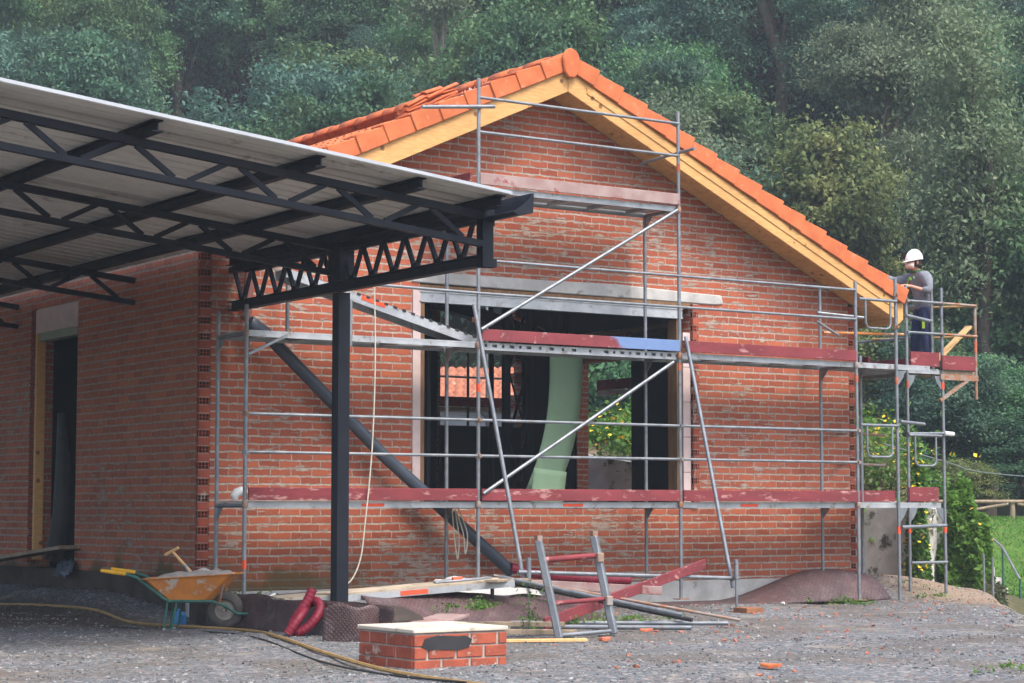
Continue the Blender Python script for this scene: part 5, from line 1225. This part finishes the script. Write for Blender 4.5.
# weeds in the yard
pts = []
for (x, y, n, sp_) in ((1.2, -4.3, 9, .5), (2.6, -3.6, 16, .7), (3.9, -3.1, 9, .8), (9.2, -1.1, 8, .6), (10.9, -.9, 5, .5), (.2, -8.9, 0, .2), (2.2, -10.3, 4, .35), (.5, -.35, 5, .5)):
    for _ in range(n):
        q = (x + random.gauss(0, sp_*.5), y + random.gauss(0, sp_*.4)); pts.append((q[0], q[1], max(ground_h(*q), .262 if (q[0] > -.1 and q[0] < 1.5 and q[1] > -4.8) else -9)))
kind(cover('weeds', pts, LEAF['bright'], .045, .025, .06, 26, 8, '', .06), 'stuff', 'small green weeds at the foot of the wall')
# tall seedling at the platform
sd_ = thing('seedling', 'slender green seedling growing beside the left leg of the tilted frame', 'seedling', (1.62, -4.5, 0))
MB().path([(1.62, -4.5, 0), (1.63, -4.5, .25), (1.60, -4.48, .52)], [.006, .005, .003], 6).build('stem', M['green_paint'], sd_, smooth=True)
r = np.random.default_rng(3); P = np.stack([1.62 + r.normal(0, .055, 60), -4.5 + r.normal(0, .055, 60), r.uniform(.06, .56, 60)], 1); V, F = leaf_quads(P - np.array([1.62, -4.5, 0]), np.tile(np.array([0, 0, 1.]), (60, 1)), .06, .035, r)
o = bpy.data.objects.new('leaves', np_mesh('leaves', V, F, LEAF['bright'])); COL.objects.link(o); o.parent = sd_
# bushes: (name, l, s, z, rx, rz, leaf, len, label, cat, flowers)
def bush(name, l, s, rx, ry, rz_, lf, ln, wd, n, label, cat, fl=0, seed=0, z=None, shell=.75):
    p = LS(l, s); z0 = ground_h(p.x, p.y) if z is None else z; o = thing(name, label, cat, (p.x, p.y, z0)); r = np.random.default_rng(seed + 40); 
    d = r.normal(size=(n, 3)); d /= np.linalg.norm(d, axis=1)[:, None]; d[:, 2] = np.abs(d[:, 2])*1.0
    f_ = np.array([1 + .28*mn.noise((q[0]*2.2 + seed, q[1]*2.2, q[2]*2.2)) for q in d]); q = d*(f_*r.uniform(shell, 1.03, n))[:, None]
    u = np.array([RT.x, RT.y, 0]); w = np.array([HD.x, HD.y, 0]); P = q[:, :1]*u*rx + q[:, 1:2]*w*ry + q[:, 2:3]*np.array([0, 0, rz_])
    V, F = leaf_quads(P, d, ln, wd, r); c = bpy.data.objects.new('foliage', np_mesh('foliage', V, F, LEAF[lf])); COL.objects.link(c); c.parent = o
    mb = MB()
    for i in range(7):
        a = i*.9; mb.path([Vector((0, 0, -.1)), Vector((math.cos(a)*rx*.3, math.sin(a)*ry*.3, rz_*.45)), Vector((math.cos(a)*rx*.6, math.sin(a)*ry*.6, rz_*.75))], [.025, .018, .008], 6)
    t_ = bpy.data.meshes.new('stem'); t_.from_pydata(mb.v, [], mb.f); t_.materials.append(M['bark']); c = bpy.data.objects.new('stem', t_); COL.objects.link(c); c.parent = o
    if fl:
        dd = d[:fl]*1.04; P = dd[:, :1]*u*rx*f_[:fl, None] + dd[:, 1:2]*w*ry*f_[:fl, None] + dd[:, 2:3]*np.array([0, 0, rz_])*f_[:fl, None]; V, F = leaf_quads(P, dd, .08, .07, r)
        c = bpy.data.objects.new('blossom', np_mesh('blossom', V, F, M['flower'])); COL.objects.link(c); c.parent = o
    return o
bush('ivy_bush', 7.22, 33.0, .42, .8, 1.72, 'ivy', .10, .085, 17000, 'bright green ivy mound beside the corner scaffold at right', 'ivy bush', 14, 1, -.12)
bush('ivy_curtain', 6.42, 32.55, .20, .3, 2.25, 'bright', .08, .065, 2600, 'narrow ivy with yellow blossom hanging between the corner scaffold tubes', 'ivy', 110, 2, -.05)
bush('ivy_curtain', 6.0, 34.0, .8, .5, 2.3, 'yellow', .09, .06, 2600, 'loose yellowish creeper on top of the concrete retaining wall', 'creeper', 0, 3, .3, .5)
bush('hydrangea_bush', 7.4, 32.6, .42, .5, .62, 'brown', .09, .07, 1800, 'low brownish hydrangea at the foot of the ivy mound', 'hydrangea', 0, 4, -.35)
# retaining wall with pillars
rw_ = thing('retaining_wall', 'old weathered concrete retaining wall right of the house', 'retaining wall', (WB.x, WB.y, 0))
mb = MB(); a = WA - WD*2.2; b = WB
for i in range(14):
    p = a.lerp(b, i/14) - WN*.16; q = a.lerp(b, (i+1)/14) - WN*.16; t0, t1 = (p - WA).dot(WD), (q - WA).dot(WD); n2 = WN*.40
    mb.prism([(p.x, p.y, -.6), (q.x, q.y, -.6), (q.x, q.y, wtop(t1)), (p.x, p.y, wtop(t0))], (n2.x, n2.y, 0))
mb.build('concrete_face', M['concrete_old'], rw_)
e = WB + WN*.0
mb = MB().prism([(WB.x + WD.x*.003, WB.y + WD.y*.003, -.6), (WB.x + WN.x*1.2 + WD.x*.003, WB.y + WN.y*1.2 + WD.y*.003, -.6), (WB.x + WN.x*1.2 + WD.x*.003, WB.y + WN.y*1.2 + WD.y*.003, .95), (WB.x + WD.x*.003, WB.y + WD.y*.003, 1.28)], (WD.x*.2, WD.y*.2, 0)); mb.build('return_face', M['concrete_old'], rw_)
P_ = LS(6.50, 32.6); MB().box(P_.x - .13, P_.y - .13, -.4, P_.x + .13, P_.y + .13, 1.15).build('pillar', M['concrete_old'], rw_, bevel=.02)
# steps with handrail
stp = thing('garden_steps', 'narrow concrete steps climbing between the ivy and the lawn', 'steps', tuple(LS(8.3, 35.2, -.5)))
mb = MB()
for i in range(9):
    c = LS(8.32 - .035*i, 35.2 + .34*i); zt = -.42 + .165*i; hw = RT*.38; dh = HD*.36
    mb.prism([tuple(c - hw + Vector((0,0,-.9 + .0))), tuple(c + hw + Vector((0,0,-.9))), tuple(c + hw + dh + Vector((0,0,-.9))), tuple(c - hw + dh + Vector((0,0,-.9)))], (0, 0, zt + .9 + .005*i))
mb.build('flight', M['concrete_old'], stp)
hr2 = thing('handrail', 'dark green metal handrail with pale top beside the garden steps', 'handrail', tuple(LS(8.6, 35.3, -.4)))
A_ = [LS(8.62, 35.0, .10), LS(8.55, 35.9, .62), LS(8.25, 37.2, 1.15), LS(8.05, 38.3, 1.20)]
MB().path(A_, .022, 8).build('rail', M['galv'], hr2, smooth=True)
for i, (l, s, z) in enumerate(((8.62, 35.0, .10), (8.55, 35.9, .62), (8.25, 37.2, 1.15))): MB().tube(LS(l, s, z - (.75 if i else .55)), LS(l, s, z), .02).build('baluster', M['green_paint'], hr2, smooth=True)
for k in range(2):
    l, s = (7.14, 31.2) if k == 0 else (7.32, 31.4); p = LS(l, s); tag(MB().tube((p.x, p.y, ground_h(p.x, p.y) - .2), (p.x, p.y, .62 - .05*k), .018).build('metal_stake', M['galv'], smooth=True, base=(p.x, p.y, 0)), ('left' if k == 0 else 'right') + ' one of two short metal stakes in front of the hydrangea', 'stake')
# timber fence behind the lawn
fn = thing('timber_fence', 'grey timber rail fence with diagonal brace behind the lawn', 'fence', tuple(LS(10.8, 44.6, 1.0)))
zt = 1.3 + (508 - 501)/2050*44.6
for i in range(5):
    l = 8.6 + 2.25*i
    if i > 2: break
    a = LS(l, 44.6); MB().tube((a.x, a.y, .8), (a.x, a.y, zt + .04), .06).build('post', M['wood_old'], fn, smooth=True)
MB().tube(LS(8.3, 44.55, zt), LS(14, 44.55, zt), .04).build('rail', M['wood_old'], fn, smooth=True)
for a, b in ((9.0, 10.75), (12.7, 10.95)): MB().tube(LS(a, 44.55, 1.10), LS(b, 44.55, zt - .05), .035).build('brace', M['wood_old'], fn, smooth=True)
# grass blades on the lawn
r = np.random.default_rng(9); n = 9000; uu, vv = r.random(n), r.random(n)**1.3; P = np.array([lawn_pt(a*.45, b) for a, b in zip(uu, vv)]); P[:, 2] += .03
V, F = leaf_quads(P, np.tile(np.array([0, 0, 1.5]), (n, 1)), .10, .02, r); go = bpy.data.objects.new('grass', np_mesh('grass', V, F, M['grass'])); COL.objects.link(go); kind(go, 'stuff', 'short lawn grass')
# bare earth scar on the hill
o = sc.grid(scar_pt, 10, 14).build('earth_scar', PM('bare_earth', (.30,.17,.09), (.22,.13,.075), 1.5, .95, bump=.6, bsc=4), smooth=True); kind(o, 'structure', 'small orange bare earth scar on the hillside')
# overhead cable
rope([tuple(LS(6.0, 33.2, 2.35)), tuple(LS(7.6, 36, 2.12)), tuple(LS(9.2, 40, 2.0)), tuple(LS(12.5, 46, 1.95))], .012, 'overhead_cable', 'thin pale overhead cable crossing in front of the trees at right', 'cable', M['galv'])
# neighbour house behind, seen through the window hole
nb_ = thing('neighbour_house', 'neighbouring low house with orange tile roof seen through the window opening', 'house', tuple(LS(-.8, 52, 0)))
def nbp(l, s, z): return tuple(LS(l, s, z))
mb = MB(); mb.prism([nbp(-4, 50.6, -.2), nbp(.9, 50.6, -.2), nbp(.9, 55, -.2), nbp(-4, 55, -.2)], (0, 0, 4.0)); mb.build('wall', M['grey_plaster'], nb_)
def nroof(u, v):
    l = -4.3 + 5.4*u; s = 50.1 + 4.2*v; z = 3.82 + 1.15*v + .055*abs(math.sin(u*5.4/.22*math.pi + (int(v*12) % 2)*.6)) + .07*((v*12) % 1); p = LS(l, s, z); return tuple(p)
mb = MB(); mb.grid(nroof, 240, 48); mb.build('roof', PM('pale_orange_tiles', (.38,.14,.075), (.27,.09,.05), 3, .85, c3=(.46,.25,.16), t3=.60, sc3=5), nb_, smooth=True)
# ================================================================ LIGHT, AIR, RENDER
w = bpy.data.worlds.new('World'); scene.world = w; w.use_nodes = True; nt = w.node_tree; bg = nt.nodes['Background']
sky = nd(nt, 'ShaderNodeTexSky', sky_type='NISHITA'); sky.sun_disc = False
SE, SA = R(58), R(172)      # elevation; azimuth of the sun measured clockwise from +Y
sky.sun_elevation = SE; sky.sun_rotation = SA; sky.air_density = 1.0; sky.dust_density = 4.0; sky.ozone_density = 1.0
nt.links.new(sky.outputs[0], bg.inputs['Color']); bg.inputs['Strength'].default_value = .14
sl = bpy.data.lights.new('sun', 'SUN'); sl.energy = 1.35; sl.angle = R(18); sl.color = (1, .96, .90); so = bpy.data.objects.new('sun', sl); COL.objects.link(so)
sd = Vector((math.sin(SA)*math.cos(SE), math.cos(SA)*math.cos(SE), math.sin(SE))); so.rotation_euler = (-sd).to_track_quat('-Z', 'Y').to_euler(); so.location = (0, -20, 30)
HAZE = True
if HAZE:
    m = bpy.data.materials.new('haze_air'); m.use_nodes = True; nt = m.node_tree; nt.nodes.clear(); out = nd(nt, 'ShaderNodeOutputMaterial'); pv = nd(nt, 'ShaderNodeVolumePrincipled')
    pv.inputs['Color'].default_value = (.76, .88, 1, 1); pv.inputs['Density'].default_value = .0008; pv.inputs['Anisotropy'].default_value = 0.1; nt.links.new(pv.outputs[0], out.inputs['Volume'])
    mb = MB(); q = [LS(l, s) for l, s in ((-140, -20), (140, -20), (140, 180), (-140, 180))]
    mb.prism([(a.x, a.y, -6) for a in q], (0, 0, 128)); kind(mb.build('haze', m), 'stuff', 'thin blue haze in the air')
scene.render.engine = 'CYCLES'; c = scene.cycles
c.use_denoising = True; c.denoiser = 'OPENIMAGEDENOISE'; c.max_bounces = 6; c.diffuse_bounces = 3; c.glossy_bounces = 2; c.transmission_bounces = 3; c.volume_bounces = 1; c.transparent_max_bounces = 4
c.use_adaptive_sampling = True; c.adaptive_threshold = .02; c.sample_clamp_indirect = 5; c.caustics_reflective = False; c.caustics_refractive = False
vs_ = scene.view_settings; vs_.view_transform = 'Standard'; vs_.look = 'None'; vs_.exposure = 1.40; vs_.gamma = 1
